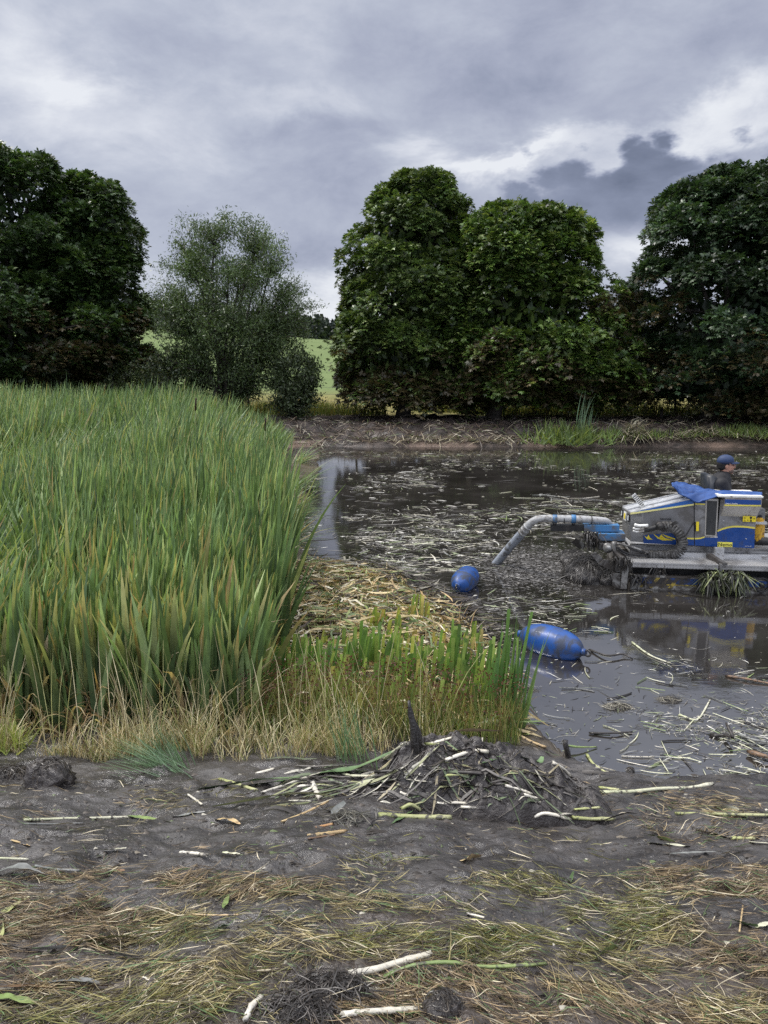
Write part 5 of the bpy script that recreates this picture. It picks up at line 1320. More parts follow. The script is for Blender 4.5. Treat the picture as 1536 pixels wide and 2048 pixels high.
def operator():
    pb = ML(1446, 1040, .95); W0 = boat_world(pb)
    root = empty('person', W0, RZM, 'seated person in black hooded jacket, navy cap and yellow leg waders, working the boat controls', 'person')
    root['label'] = 'person in black hooded jacket and navy cap seated at the boat controls, facing right'
    L = lambda x, y, v: ML(x, y, v)-pb
    m_skin = plain('skin', (.42, .22, .15), .5, dirt=(.30, .15, .10), dirt_scale=14, dirt_amt=.1)
    m_jack = plain('black jacket', (.010, .010, .013), .75, bump=.3, bscale=30)
    m_cap = plain('navy cap', (.016, .036, .10), .7, bump=.2, bscale=60)
    m_capd = plain('dark navy cap panel', (.008, .016, .05), .75)
    m_wad = plain('yellow waders', (.62, .36, .02), .5, dirt=(.18, .09, .02), dirt_scale=12, dirt_amt=.45, bump=.4, bscale=20)
    m_hair = plain('dark hair', (.012, .010, .009), .8)
    m_glove = plain('grey glove', (.09, .09, .10), .6)
    v = .95
    J = {}
    pts, rad, ed = [], [], []
    def add(p, r_, par=None):
        pts.append(p); rad.append(r_); i = len(pts)-1
        if par is not None: ed.append((par, i))
        return i
    hc_ = L(1451.5, 930.5, v)
    pel = add(L(1440, 1034, v), (.12, .15)); sp = add(L(1438, 1010, v), (.11, .14), pel); ch = add(L(1440, 982, v), (.12, .17), sp)
    nk = add(L(1445, 962, v), (.07, .09), ch); n2 = add(L(1448, 950, v), .055, nk); add(L(1450, 940, v), .06, n2)
    hands = []
    for sgn, el, wr, hd_ in ((-1, (1455, 992), (1478, 984), (1486, 982)), (1, (1462, 994), (1492, 990), (1501, 989))):
        sh = add(L(1442, 968, v+sgn*.19), .062, ch); e1 = add(L(*el, v+sgn*.22), .045, sh); w1 = add(L(*wr, v+sgn*.12), .028, e1); h1 = add(L(*hd_, v+sgn*.11), (.018, .034), w1)
        hands.append((np.array(pts[w1]), np.array(pts[h1]), sgn))
        hip = add(L(1446, 1036, v+sgn*.10), .085, pel); kn = add(L(1516, 1032, v+sgn*.15-.05), .058, hip); an = add(L(1512+6*(sgn > 0), 1077, v+sgn*.16-.05), .042, kn); add(L(1523+6*(sgn > 0), 1082, v+sgn*.17-.05), (.022, .030), an)
        J[sgn] = (pts[hip], pts[kn], pts[an], pts[sh], pts[e1], pts[w1])
    body = [skinned(pts, ed, rad)]
    # head: skull, face, jaw, nose, brow, ear, lips; looks towards +u
    h = hc_; E_ = lambda du, dv, dw, ru, rv, rw, rot=(0, 0, 0): body.append(ell((h[0]+du, h[1]+dv, h[2]+dw), (ru, rv, rw), rot))
    E_(-.012, 0, .025, .098, .076, .092); E_(.030, 0, -.035, .062, .060, .078); E_(.050, 0, -.082, .040, .042, .030)
    E_(.086, 0, .030, .022, .050, .020); E_(.100, 0, -.012, .022, .014, .030, (0, R(18), 0)); E_(.112, 0, -.026, .016, .017, .013)
    E_(.088, 0, -.056, .014, .026, .010); E_(.086, 0, -.068, .014, .024, .010); E_(.078, 0, -.096, .022, .025, .018)
    for s1 in (-1, 1):
        E_(-.006, s1*.074, -.012, .021, .010, .034, (0, R(-12), 0)); E_(.062, s1*.040, -.020, .030, .022, .024)
    # fingers closed over the levers
    for wr, hd_, sgn in hands:
        dv = hd_-wr; dv /= np.linalg.norm(dv); sd2 = np.array([0, 1, 0]); dn = np.array([.15, 0, -1.])
        for k, ln in enumerate((.034, .040, .037, .029)):
            b0 = hd_+sd2*(k-1.5)*.020+dv*.012
            q = [b0-dv*.02, b0+dv*ln*.6, b0+dv*ln*.85+dn*ln*.6, b0+dv*ln*.35+dn*ln*1.05]
            body.append(skinned(q, [(0, 1), (1, 2), (2, 3)], [.0095, .009, .0085, .007], 1))
        b0 = hd_-sd2*.030*1-dv*.02; body.append(skinned([b0, b0+dv*.02-sd2*.018+dn*.01, b0+dv*.045-sd2*.012+dn*.025], [(0, 1), (1, 2)], [.011, .010, .008], 1))
    fuse(body, .0075, 'body', m_skin, root, 2)
    # hair behind and above the ear, stubble shadow on the jaw is left to the skin
    fuse([ell((h[0]-.022, h[1], h[2]+.020), (.096, .081, .082)), ell((h[0]-.05, h[1], h[2]-.02), (.055, .070, .05))], .009, 'hair', m_hair, root, 2)
    me = ell((h[0]+.050, h[1]-.0008, h[2]-.076), (.052, .056, .036)); me.materials.append(plain('beard stubble', (.10, .065, .05), .8)); o = bpy.data.objects.new('beard', me); COL.objects.link(o); o.parent = root
    for f in me.polygons: f.use_smooth = True
    for s1 in (-1, 1):
        me = ell((h[0]+.082, h[1]+s1*.032, h[2]+.004), (.010, .013, .008)); me.materials.append(plain('eye', (.02, .015, .012), .2)); o = bpy.data.objects.new('eye', me); COL.objects.link(o); o.parent = root
    # cap: crown, side panel, button, peak
    cap = fuse([ell((h[0]-.008, h[1], h[2]+.058), (.108, .092, .082), (0, R(-4), 0))], .010, 'cap', m_cap, root, 2)
    me = cap.data; bm = bmesh.new(); bm.from_mesh(me)
    bmesh.ops.bisect_plane(bm, geom=bm.verts[:]+bm.edges[:]+bm.faces[:], plane_co=(h[0], h[1], h[2]+.030), plane_no=(.14, 0, -1), clear_outer=True)
    bm.to_mesh(me); bm.free()
    pk = bmesh.new(); n = 14; rows = []
    for i in range(n+1):
        a = -math.pi/2+math.pi*i/n
        for rr_, dz in ((0.0, 0), (1.0, -.016)):
            rows.append(pk.verts.new((h[0]+.075+rr_*.095*math.cos(a)-.03*(1-math.cos(a)), h[1]+.078*math.sin(a), h[2]+.044+dz+.010*math.cos(a)-.006*abs(math.sin(a)))))
    for i in range(n): pk.faces.new([rows[2*i], rows[2*i+2], rows[2*i+3], rows[2*i+1]])
    o = bmobj('peak', pk, m_cap, cap, True); sm = o.modifiers.new('t', 'SOLIDIFY'); sm.thickness = .006
    o = fuse([ell((h[0]-.006, h[1]-.0, h[2]+.042), (.1095, .094, .045))], .010, 'cap_band', m_capd, cap, 1)
    bm = bmesh.new(); bm.from_mesh(o.data); bmesh.ops.bisect_plane(bm, geom=bm.verts[:]+bm.edges[:]+bm.faces[:], plane_co=(h[0], h[1], h[2]+.028), plane_no=(.14, 0, -1), clear_outer=True); bm.to_mesh(o.data); bm.free()
    # jacket
    pts2, rad2, ed2 = [], [], []
    def ad(p, r_, par=None):
        pts2.append(p); rad2.append(r_); i = len(pts2)-1
        if par is not None: ed2.append((par, i))
        return i
    a = ad(L(1441, 1036, v), (.155, .19)); b = ad(L(1437, 1010, v), (.145, .185), a); c = ad(L(1439, 983, v), (.150, .20), b); d2 = ad(L(1443, 962, v), (.115, .15), c); ad(L(1447, 953, v), (.085, .10), d2)
    for sgn in (-1, 1):
        hip, kn, an, sh, e1, w1 = J[sgn]
        s1 = ad(sh, .088, c); e2 = ad(e1, .070, s1); ad(np.array(w1)*.8+np.array(e1)*.2, .050, e2)
    jk = [skinned(pts2, ed2, rad2)]
    for q, r_, rt in (((1436, 955), (.10, .15, .055), -.5), ((1446, 953), (.10, .115, .040), .25), ((1452, 956), (.075, .09, .035), .4), ((1430, 963), (.07, .14, .07), -.8)):
        jk.append(ell(L(*q, v), r_, (0, rt, 0)))
    fuse(jk, .012, 'jacket', m_jack, root, 3)
    for wr, hd_, sgn in hands:
        g_ = np.array(wr)*.6+np.array(hd_)*.4; fuse([ell(g_, (.05, .042, .026)), ell(hd_, (.04, .046, .024))], .007, 'glove', m_glove, root, 2)
    for sgn in (-1, 1):
        hip, kn, an, sh, e1, w1 = J[sgn]; hip, kn, an = map(np.array, (hip, kn, an))
        fuse([skinned([hip, (hip+kn)/2, kn, kn*.85+an*.15], [(0, 1), (1, 2), (2, 3)], [.105, .092, .080, .078])], .011, 'trouser_leg', m_jack, root, 2)
        fuse([skinned([kn*.9+an*.1, kn*.5+an*.5+[.0, 0, 0], an, an-[0, 0, .02]], [(0, 1), (1, 2), (2, 3)], [.082, .078, .068, .062])], .010, 'wader', m_wad, root, 2)
        fuse([skinned([an-[.03, 0, .02], an+[.06, sgn*.01, -.035], an+[.17, sgn*.02, -.045]], [(0, 1), (1, 2)], [(.064, .064), (.058, .060), (.042, .052)])], .009, 'boot', m_black, root, 1)
operator()

# ------------------------------------------------------------------ blue floats
def buoy(name, P1, P2, rad, label, seed):
    P1, P2 = np.array(P1), np.array(P2); O = (P1+P2)/2; ax = P2-P1; L_ = np.linalg.norm(ax)
    m = plain('blue float plastic', (.008, .066, .27), .42, dirt=(.030, .042, .075), dirt_scale=5.2+seed, dirt_amt=.62, coat=.05, bump=.05, bscale=12)
    root = empty(name, (O[0], O[1], 0), 0, label, 'float')
    off = np.array([0, 0, O[2]]); ax /= L_
    t = np.array([-.5, -.495, -.47, -.42, -.34, -.22, -.08, .08, .22, .34, .42, .47, .495, .5])
    r_ = np.array([.10, .30, .50, .72, .88, .975, 1, 1, .975, .88, .72, .50, .30, .10])*rad
    tt = np.linspace(-.5, .5, 90); rr = np.interp(tt, t, r_); 
    rr = rad*np.clip(1-np.abs(2*tt)**2.5, .0, 1)**.55*(1+.010*np.exp(-((np.abs(tt)-.16)/.008)**2)); rr[0] = rr[-1] = .02
    V, F, C = tube(off+ax*(tt*L_)[:, None], rr, 40); npmesh('float_body', V, F, m, None, True, root)
    for s1 in (-1, 1):
        e0 = off+ax*s1*L_*.49
        V, F, C = tube([e0, e0+ax*s1*.035], [.040, .032], 14); npmesh('end_boss', V, F, m, None, True, root)
        up = np.cross(ax, np.cross([0, 0, 1.], ax)); q = np.linspace(0, 2*np.pi, 17)
        c = e0+ax*s1*.055; V, F, C = tube(c+ax*(.028*np.cos(q))[:, None]+up*(.028*np.sin(q))[:, None], .010, 8); npmesh('eye', V, F, M_root, None, True, root)
    return root
z_ = .085
buoy('float', G(1042, 1268, z_+.01), G(1166, 1304, z_), .163, 'large blue float lying broadside in the water right of the tall cattails', 1)
buoy('float', G(945, 1146, .10), G(915, 1172, .11), .150, 'smaller looking blue float seen end on near the suction hose', 2)

# ------------------------------------------------------------------ heap of mud and reeds on the near shore
def heap():
    O = GT(930, 1600); O[2] = 0
    nx, ny = 260, 150
    a, b = G(560, 1600, .15), G(1290, 1600, .15)
    xs = np.linspace(a[0], b[0], nx); ys = np.linspace(O[1]-.55, O[1]+.62, ny)
    X, Y_ = np.meshgrid(xs, ys, indexing='ij')
    px_ = 768+(X/(O[1]*CP+(H-.2)*SP))*1536
    hgt = np.interp(px_, [560, 640, 700, 770, 800, 850, 900, 960, 1030, 1060, 1100, 1150, 1200, 1230, 1290], [-.05, .01, .05, .13, .22, .27, .30, .33, .32, .27, .22, .15, .07, .0, -.05])
    cy = O[1]+np.interp(px_, [600, 800, 1200], [.02, .12, .0]); wy = np.interp(px_, [600, 800, 1000, 1230], [.16, .34, .36, .16])
    q = (Y_-cy)/wy; sh = np.clip(1-np.abs(q)**2.2, 0, 1)**.75
    rg = (1-np.abs(2*fbm(X*3.5, Y_*5, 0, 4, 61)-1)); fine = fbm(X*14, Y_*14, 0, 4, 63)-.5
    Z = gz(X, Y_, False)-.03+hgt*sh*(.55+.75*rg)+(fine*.09+(fbm(X*45, Y_*45, 0, 3, 65)-.5)*.02)*np.clip(sh*2, 0, 1)
    Z -= np.where(sh <= 0, .05, 0)
    V = np.stack([X, Y_, Z], -1).reshape(-1, 3); idx = np.arange(nx*ny).reshape(nx, ny)
    F = np.stack([idx[:-1, :-1], idx[1:, :-1], idx[1:, 1:], idx[:-1, 1:]], -1).reshape(-1, 4)
    o = npmesh('mud_heap', V-O, F, M_mudlump, None, True); o.location = O
    tag(o, 'long heap of black mud with torn reeds stuck in it on the near shore', 'mud heap')
    def hz(x, y):
        i = np.clip((np.asarray(x)-xs[0])/(xs[-1]-xs[0])*(nx-1), 0, nx-1).astype(int); j = np.clip((np.asarray(y)-ys[0])/(ys[-1]-ys[0])*(ny-1), 0, ny-1).astype(int)
        ins = (np.asarray(x) > xs[0]) & (np.asarray(x) < xs[-1]) & (np.asarray(y) > ys[0]) & (np.asarray(y) < ys[-1])
        return np.where(ins, np.maximum(Z[i, j], gz(x, y, False)), gz(x, y, False))
    return hz
hz = heap()
def ztop(x, y): return np.maximum(hz(x, y), .0)
def GH(px, py, lift=0.0):
    """first surface met by the line of sight (heap, shore or water)"""
    r = ray(px, py); t = np.linspace(1.2, 14, 1500); P = np.array([0, 0, H])+r*t[:, None]
    z = ztop(P[:, 0], P[:, 1])+lift; k = np.argmax(P[:, 2] <= z); return P[k]

# ------------------------------------------------------------------ single stalks, leaves and roots lying about
STC = {'white': ((.66, .63, .55), (.58, .54, .44)), 'pale': ((.48, .50, .32), (.60, .58, .46)), 'green': ((.14, .21, .07), (.24, .30, .11)), 'yellow': ((.33, .36, .14), (.44, .44, .24)),
       'leaf': ((.09, .16, .07), (.13, .20, .09)), 'grey': ((.15, .16, .15), (.25, .25, .24)), 'brown': ((.16, .10, .06), (.24, .15, .09)), 'tan': ((.50, .38, .20), (.42, .30, .16)), 'orange': ((.50, .25, .10), (.45, .28, .14)), 'black': ((.02, .018, .016), (.035, .03, .027))}
M_stalk = veg('stalk', .42, .5, 0, .35, 22)
def mottled():
    m, t, b = mat_new('mud spattered stalk'); a = t.n('ShaderNodeAttribute', attribute_name='Col'); tc = t.n('ShaderNodeTexCoord')
    n = t.noise(tc.outputs['Object'], 26, 6, .65, .5); k = t.mr(n, .53, .62, 0, .92, True)
    mp = t.n('ShaderNodeMapping'); mp.inputs['Scale'].default_value = (8, 60, 60); t.L.new(tc.outputs['Object'], mp.inputs[0])
    f = t.mr(t.noise(mp.outputs[0], 3, 3), .3, .7, .78, 1.18)
    t.put(b.inputs['Base Color'], t.mix(k, t.mix(1.0, a.outputs['Color'], f, 'MULTIPLY'), MUD)); b.inputs['Roughness'].default_value = .45
    bp = t.n('ShaderNodeBump'); bp.inputs['Strength'].default_value = .5; bp.inputs['Distance'].default_value = .004; t.L.new(n, bp.inputs['Height']); t.L.new(bp.outputs[0], b.inputs['Normal']); return m
M_mott = mottled()
def lying(name, label, cat, pts, rpx, kind, mat=None, lift=.0, flat=.75, taper=(1, 1), group=None, n=14, leafy=False, nodes=0):
    Q_ = [GH(x, y) for x, y in pts]; ym = min(q[1] for q in Q_) if max(q[1] for q in Q_)-min(q[1] for q in Q_) > .7 else None
    if ym is not None: Q_ = [q if q[1] < ym+.5 else AT(x, y, ym+.3) for q, (x, y) in zip(Q_, pts)]
    y0_, y1_ = Q_[0][1], Q_[-1][1]; ln_ = np.concatenate([[0], np.cumsum([math.dist(pts[i], pts[i+1]) for i in range(len(pts)-1)])]); ln_ /= ln_[-1]
    P = smoothpath([AT(x, y, y0_+(y1_-y0_)*f_) for (x, y), f_ in zip(pts, ln_)], n)
    d_ = P[:, 1].mean()*CP+(H-.3)*SP; r_ = rpx*d_/1536*(1.0 if leafy else .62)
    P[:, 2] += (r_*.5 if not leafy else .006)+lift
    gap = hz(P[:, 0], P[:, 1])-P[:, 2]; P[:, 2] += np.clip(np.percentile(gap, 75)+.002, 0, .035)+(.010 if P[:, 1].mean() < 3 else 0)
    O = P.mean(0)
    c0, c1 = STC[kind]
    tp = np.linspace(taper[0], taper[1], n)
    if leafy:
        tt = np.linspace(0, 1, n); w_ = r_*np.clip(np.sin(np.pi*np.clip(tt*.86+.10, 0, 1))**.5, .08, 1)
        T = np.gradient(P, axis=0); S2 = np.cross(T, [0, 0, 1.]); S2 /= np.linalg.norm(S2, axis=1)[:, None]
        tw = np.cumsum(rng.normal(0, .18, n))+.5; off = S2*(w_*np.cos(tw))[:, None]+np.array([0, 0, 1.])*(np.abs(w_*np.sin(tw)))[:, None]
        mid = P-np.array([0, 0, 1])*(w_*.25)[:, None]
        V = np.stack([P-off, mid, P+off], 1).reshape(-1, 3); i = np.arange(n-1)*3
        F = np.concatenate([np.stack([i, i+1, i+4, i+3], -1), np.stack([i+1, i+2, i+5, i+4], -1)]); C = np.repeat(mixc(c0, c1, tt), 3, 0)
    else:
        rr_ = r_*tp*(1+rng.normal(0, .05, n))
        for _ in range(nodes): rr_[rng.integers(1, n-1)] *= 1.22
        V, F, C = tube(P, rr_, 9, flat, c0, c1, jit=.10, ragged=r_*1.6)
    o = npmesh(name, V-O, F, mat or (M_stalk if leafy else M_mott), C*rng.uniform(.85, 1.1), not leafy); o.location = O
    return tag(o, label, cat, group)
ST = 'reed_stalk'; LF = 'reed_leaf'; RH = 'rhizome'
L_ = [
 (ST, 'long pale stalk lying level across the mud at the left', [(50, 1641), (120, 1639), (200, 1637), (262, 1635)], 5, 'pale', 0),
 (ST, 'thin dark split stalk just under the long pale one', [(50, 1649), (110, 1650), (165, 1648)], 3, 'grey', 0),
 (LF, 'green leaf continuing the long pale stalk to the right', [(255, 1634), (300, 1640), (342, 1648)], 6, 'green', 1),
 (RH, 'short bright white root piece alone on the grey mud', [(363, 1716), (388, 1718), (413, 1722)], 5.5, 'white', 0),
 (ST, 'small cream stalk piece slanting on the mud left of centre', [(376, 1593), (404, 1613)], 4, 'white', 0),
 (ST, 'yellow green split stalk pointing at the mud heap', [(440, 1561), (475, 1571), (511, 1583)], 6, 'yellow', 0),
 (ST, 'whitish stalk running up into the left tail of the mud heap', [(525, 1589), (560, 1577), (600, 1563), (642, 1550)], 5, 'white', 0),
 (LF, 'thin light green leaf curving below the whitish stalk', [(425, 1615), (500, 1602), (560, 1591), (620, 1588), (668, 1596)], 4.5, 'yellow', 1),
 (RH, 'knobbly cream root below the tangle of dark leaves', [(622, 1673), (655, 1669), (690, 1664)], 7, 'tan', 0),
 (RH, 'small orange root piece above the knobbly cream root', [(632, 1656), (664, 1650)], 4.5, 'orange', 0),
 (RH, 'thick cream root with a broken end, topmost by the dark root tangle', [(706, 1955), (750, 1947), (800, 1932), (860, 1916)], 11, 'white', 0),
 (ST, 'long bowed dark green stalk right of the thick cream root', [(772, 1962), (830, 1940), (900, 1935), (970, 1944), (1088, 1938)], 6.5, 'green', 0),
 (RH, 'thick cream root at the bottom edge between two mud clumps', [(690, 2038), (760, 2032), (850, 2027)], 10, 'white', 0),
 (RH, 'curved cream root end left of the dark root tangle', [(492, 2047), (503, 2022), (522, 2003)], 9, 'white', 0),
 (RH, 'narrow white splinter lying on the dark root tangle', [(690, 1992), (725, 1989), (762, 1983)], 6, 'white', 0),
 (LF, 'long light green leaf lying level near the lower left', [(140, 1901), (190, 1886), (240, 1881), (282, 1885)], 8, 'yellow', 1),
 (LF, 'wilted grey leaf continuing left from the long light green one', [(-10, 1893), (60, 1906), (145, 1901)], 7, 'grey', 1),
 (LF, 'big grey wilted leaf folded at the left edge of the mud', [(-10, 1752), (35, 1738), (65, 1745), (95, 1757)], 10, 'grey', 1),
 (ST, 'thin grey stalk pointing right from the folded grey leaf', [(72, 1747), (110, 1754), (160, 1757)], 4, 'grey', 0),
 (LF, 'dull grey leaf below the long light green one', [(212, 1912), (250, 1922), (300, 1924)], 7, 'grey', 1),
 (ST, 'orange brown stick lying level on the straw left of centre', [(386, 1837), (430, 1839), (476, 1838)], 3, 'tan', 0),
 (LF, 'short triangular green leaf tip on the straw', [(448, 1822), (456, 1798)], 6, 'green', 1),
 (LF, 'folded blue green leaf scrap below the orange brown stick', [(430, 1868), (455, 1857)], 8, 'leaf', 1),
 (LF, 'green cut leaf piece slanting up on the straw at right', [(1190, 1925), (1212, 1910), (1234, 1900)], 8, 'green', 1),
 (LF, 'green leaf scrap on bare mud near the right edge', [(1462, 1852), (1490, 1862), (1515, 1866)], 8, 'leaf', 1),
 (LF, 'small white and green leaf at the right edge of the mud', [(1510, 1862), (1538, 1852)], 6, 'pale', 1),
 (LF, 'yellow green leaf crossing the left edge above the straw', [(-10, 1845), (25, 1820), (60, 1800)], 8, 'yellow', 1),
 (LF, 'upright yellow green leaf cut off by the left edge', [(2, 1885), (8, 1845)], 8, 'yellow', 1),
 (LF, 'broad green leaf at the bottom left corner', [(-10, 2000), (30, 2004), (80, 2019)], 11, 'green', 1),
 (LF, 'green leaf scrap shaped like a tick on the mud right of centre', [(1125, 1765), (1138, 1780), (1146, 1762)], 6, 'leaf', 1),
 (ST, 'thick green stalk lying level below the mud heap', [(764, 1632), (830, 1636), (899, 1637)], 9, 'yellow', 0),
 (LF, 'grey green leaf crossing the thick green stalk', [(785, 1648), (810, 1632), (825, 1622)], 7, 'leaf', 1),
 (ST, 'long white stalk lying level under the right half of the mud heap', [(925, 1628), (980, 1630), (1030, 1636), (1062, 1641), (1140, 1643)], 5.5, 'white', 0),
 (RH, 'second white stalk overlapping the end of the long one', [(1068, 1636), (1085, 1629), (1110, 1632), (1139, 1640)], 6.5, 'white', 0),
 (ST, 'yellow green stalk stub right of the white stalks', [(1144, 1637), (1180, 1640), (1226, 1640)], 7, 'yellow', 0),
 (ST, 'thin yellow strip just above the yellow green stub', [(1150, 1632), (1198, 1628)], 4, 'yellow', 0),
 (ST, 'very long pale stalk running right from the heap along the shore', [(1205, 1586), (1260, 1585), (1320, 1579), (1380, 1577), (1425, 1569)], 6.5, 'pale', 0),
 (ST, 'short yellow green stem beside the start of the very long pale stalk', [(1200, 1578), (1238, 1583)], 6, 'yellow', 0),
 (ST, 'straight yellow green stalk reaching the right edge', [(1352, 1632), (1420, 1633), (1545, 1636)], 5.5, 'yellow', 0),
 (LF, 'pale grey leaf above the straight yellow green stalk', [(1422, 1616), (1450, 1617), (1478, 1621)], 6, 'pale', 1),
 (LF, 'thin forked pale leaf on the mud near the right edge', [(1390, 1663), (1430, 1672), (1480, 1686), (1545, 1692)], 5, 'pale', 1),
 (ST, 'short green stem crossing the forked pale leaf', [(1466, 1680), (1511, 1680)], 6, 'yellow', 0),
 (LF, 'faint white leaf pressed into the mud, long and level', [(1325, 1710), (1400, 1706), (1500, 1703)], 4, 'grey', 1),
 (LF, 'green pointed leaf on the mud left of the forked pale leaf', [(1280, 1666), (1315, 1676), (1350, 1686)], 6, 'green', 1),
 (LF, 'whitish leaf below the green pointed leaf', [(1295, 1687), (1340, 1691), (1380, 1695)], 5, 'pale', 1),
 (LF, 'tan shell shaped leaf on the mud below the heap', [(922, 1728), (942, 1720), (962, 1719)], 8, 'tan', 1),
 (LF, 'big dark green leaf arching from the heap down to the left', [(485, 1573), (580, 1560), (650, 1545), (715, 1535), (790, 1502)], 9, 'leaf', 1),
 (LF, 'dark green leaf under the big arching one', [(395, 1580), (450, 1572), (520, 1560), (600, 1556)], 7, 'leaf', 1),
 (LF, 'torn dark leaf in the tangle left of the heap foot', [(690, 1618), (668, 1640), (690, 1658), (730, 1662)], 7, 'grey', 1),
 (LF, 'second torn dark leaf in the tangle left of the heap foot', [(640, 1625), (700, 1640), (732, 1640)], 6, 'grey', 1),
 (ST, 'thin stalk slanting up into the tangle left of the heap foot', [(565, 1650), (610, 1632), (655, 1610)], 4, 'tan', 0),
 (RH, 'crumpled white root lump at the left tail of the heap', [(626, 1570), (634, 1590), (640, 1598)], 9, 'white', 0),
 (ST, 'thin dark stick lying below the knobbly cream root', [(618, 1682), (668, 1674)], 3.5, 'brown', 0),
 (ST, 'white speckled stem low on the right of the heap', [(1012, 1582), (1040, 1590), (1062, 1598)], 5, 'white', 0),
 (ST, 'bright white root on the dark right flank of the heap', [(1108, 1534), (1126, 1545), (1139, 1559)], 7, 'white', 0),
 (RH, 'mud smeared white root near the middle of the heap', [(893, 1530), (920, 1520), (948, 1512), (974, 1514)], 7, 'white', 0),
 (RH, 'pale root curling on the upper left of the heap', [(770, 1520), (790, 1505), (812, 1490)], 8, 'pale', 0),
 (ST, 'white stem lying along the upper left crest of the heap', [(848, 1492), (880, 1484), (902, 1478)], 6, 'white', 0),
 (ST, 'yellow green stem below the white one on the heap crest', [(852, 1493), (890, 1496), (918, 1509)], 5, 'yellow', 0),
 (LF, 'pale leaf draped over the very top of the heap', [(900, 1473), (920, 1463), (960, 1462), (1003, 1464)], 5, 'tan', 1),
 (ST, 'tan stem down the right shoulder of the heap', [(1030, 1470), (1060, 1486), (1090, 1498)], 5, 'tan', 0),
 (LF, 'grey green leaf scrap high in the middle of the heap', [(966, 1535), (990, 1525), (1012, 1515)], 6, 'leaf', 1),
 (LF, 'light blade low in the middle of the heap', [(990, 1545), (1004, 1562)], 6, 'leaf', 1),
 (LF, 'green leaf scrap on the right shoulder of the heap', [(1040, 1515), (1075, 1527), (1085, 1515)], 7, 'leaf', 1),
 (ST, 'white stem lying above the tail of the heap', [(684, 1548), (705, 1553), (750, 1553)], 5, 'pale', 0),
 (ST, 'yellow stem low in the middle of the heap', [(892, 1564), (940, 1562)], 5, 'yellow', 0),
 (ST, 'pale stem leaning on the left foot of the heap', [(705, 1540), (740, 1525), (760, 1518)], 5, 'yellow', 0),
 (LF, 'wilted grey leaf over the left foot of the heap', [(735, 1578), (800, 1566), (845, 1580)], 6, 'grey', 1),
 (LF, 'wide wilted leaf in the centre foot of the heap', [(880, 1575), (905, 1582), (935, 1572)], 8, 'grey', 1),
 (ST, 'yellow green chunk of stem above the thick green stalk', [(805, 1618), (822, 1611), (842, 1622)], 7, 'yellow', 0),
 (ST, 'dark rod embedded along the foot of the heap', [(755, 1557), (830, 1555), (962, 1560)], 7, 'black', 0),
 (RH, 'half buried white root below the left foot of the heap', [(802, 1588), (815, 1594)], 5, 'white', 0),
 (RH, 'half buried white chips left of centre below the heap', [(876, 1611), (892, 1613)], 4.5, 'white', 0),
 (RH, 'half buried white chips at centre below the heap', [(904, 1612), (930, 1613)], 5, 'white', 0),
 (ST, 'bright white stem on the right foot of the heap', [(1050, 1592), (1075, 1600)], 6, 'white', 0),
 (RH, 'small white chip and leaf at the left on the mud edge', [(515, 1548), (545, 1540)], 5, 'white', 0),
 (ST, 'tan stick at the left edge below the dry grass', [(18, 1540), (38, 1552)], 4, 'yellow', 0),
 (LF, 'short yellow leaf on the mud at the far left', [(22, 1682), (60, 1694)], 5, 'tan', 1),
 (ST, 'thin pale stalk at the far left above the folded leaf', [(-5, 1722), (55, 1724)], 4, 'pale', 0),
 (LF, 'pale green leaf level on the mud left of the white root piece', [(205, 1710), (253, 1706)], 5, 'pale', 1),
 (LF, 'brownish wide leaf left of the bare mud centre', [(205, 1756), (250, 1748)], 8, 'brown', 1),
 (ST, 'fallen cream splinter among straw right of centre', [(935, 1834), (968, 1842)], 4, 'white', 0),
 (LF, 'thin green leaf on mud below the white root piece', [(445, 1711), (480, 1714)], 4, 'pale', 1),
 (ST, 'thin pale stalk upright against the mud near the right edge', [(1478, 1872), (1485, 1820)], 2.5, 'tan', 0),
 (LF, 'tan stalk and leaf in the middle left of the mud', [(430, 1640), (460, 1640), (480, 1650)], 6, 'tan', 1),
 (LF, 'thin grey leaf level in the middle left of the mud', [(345, 1636), (385, 1628), (410, 1625)], 4, 'grey', 1),
 (LF, 'white leaf stuck in the mud left of the cream splinters', [(285, 1965), (315, 1975)], 5, 'white', 1),
 (LF, 'dead brown leaf strip along the lower left edge', [(-5, 1985), (60, 1982), (140, 1985), (230, 1982)], 7, 'brown', 1),
 (LF, 'dark purple brown leaf strip below the dead brown one', [(60, 1975), (160, 1968), (200, 1975)], 6, 'grey', 1),
]
for nm, lab, pts, r_, kd, lf in L_:
    lying(nm, lab, {'reed_stalk': 'stalk', 'reed_leaf': 'leaf', 'rhizome': 'root'}[nm], pts, r_, kd, leafy=bool(lf), nodes=2 if nm == RH else 1)
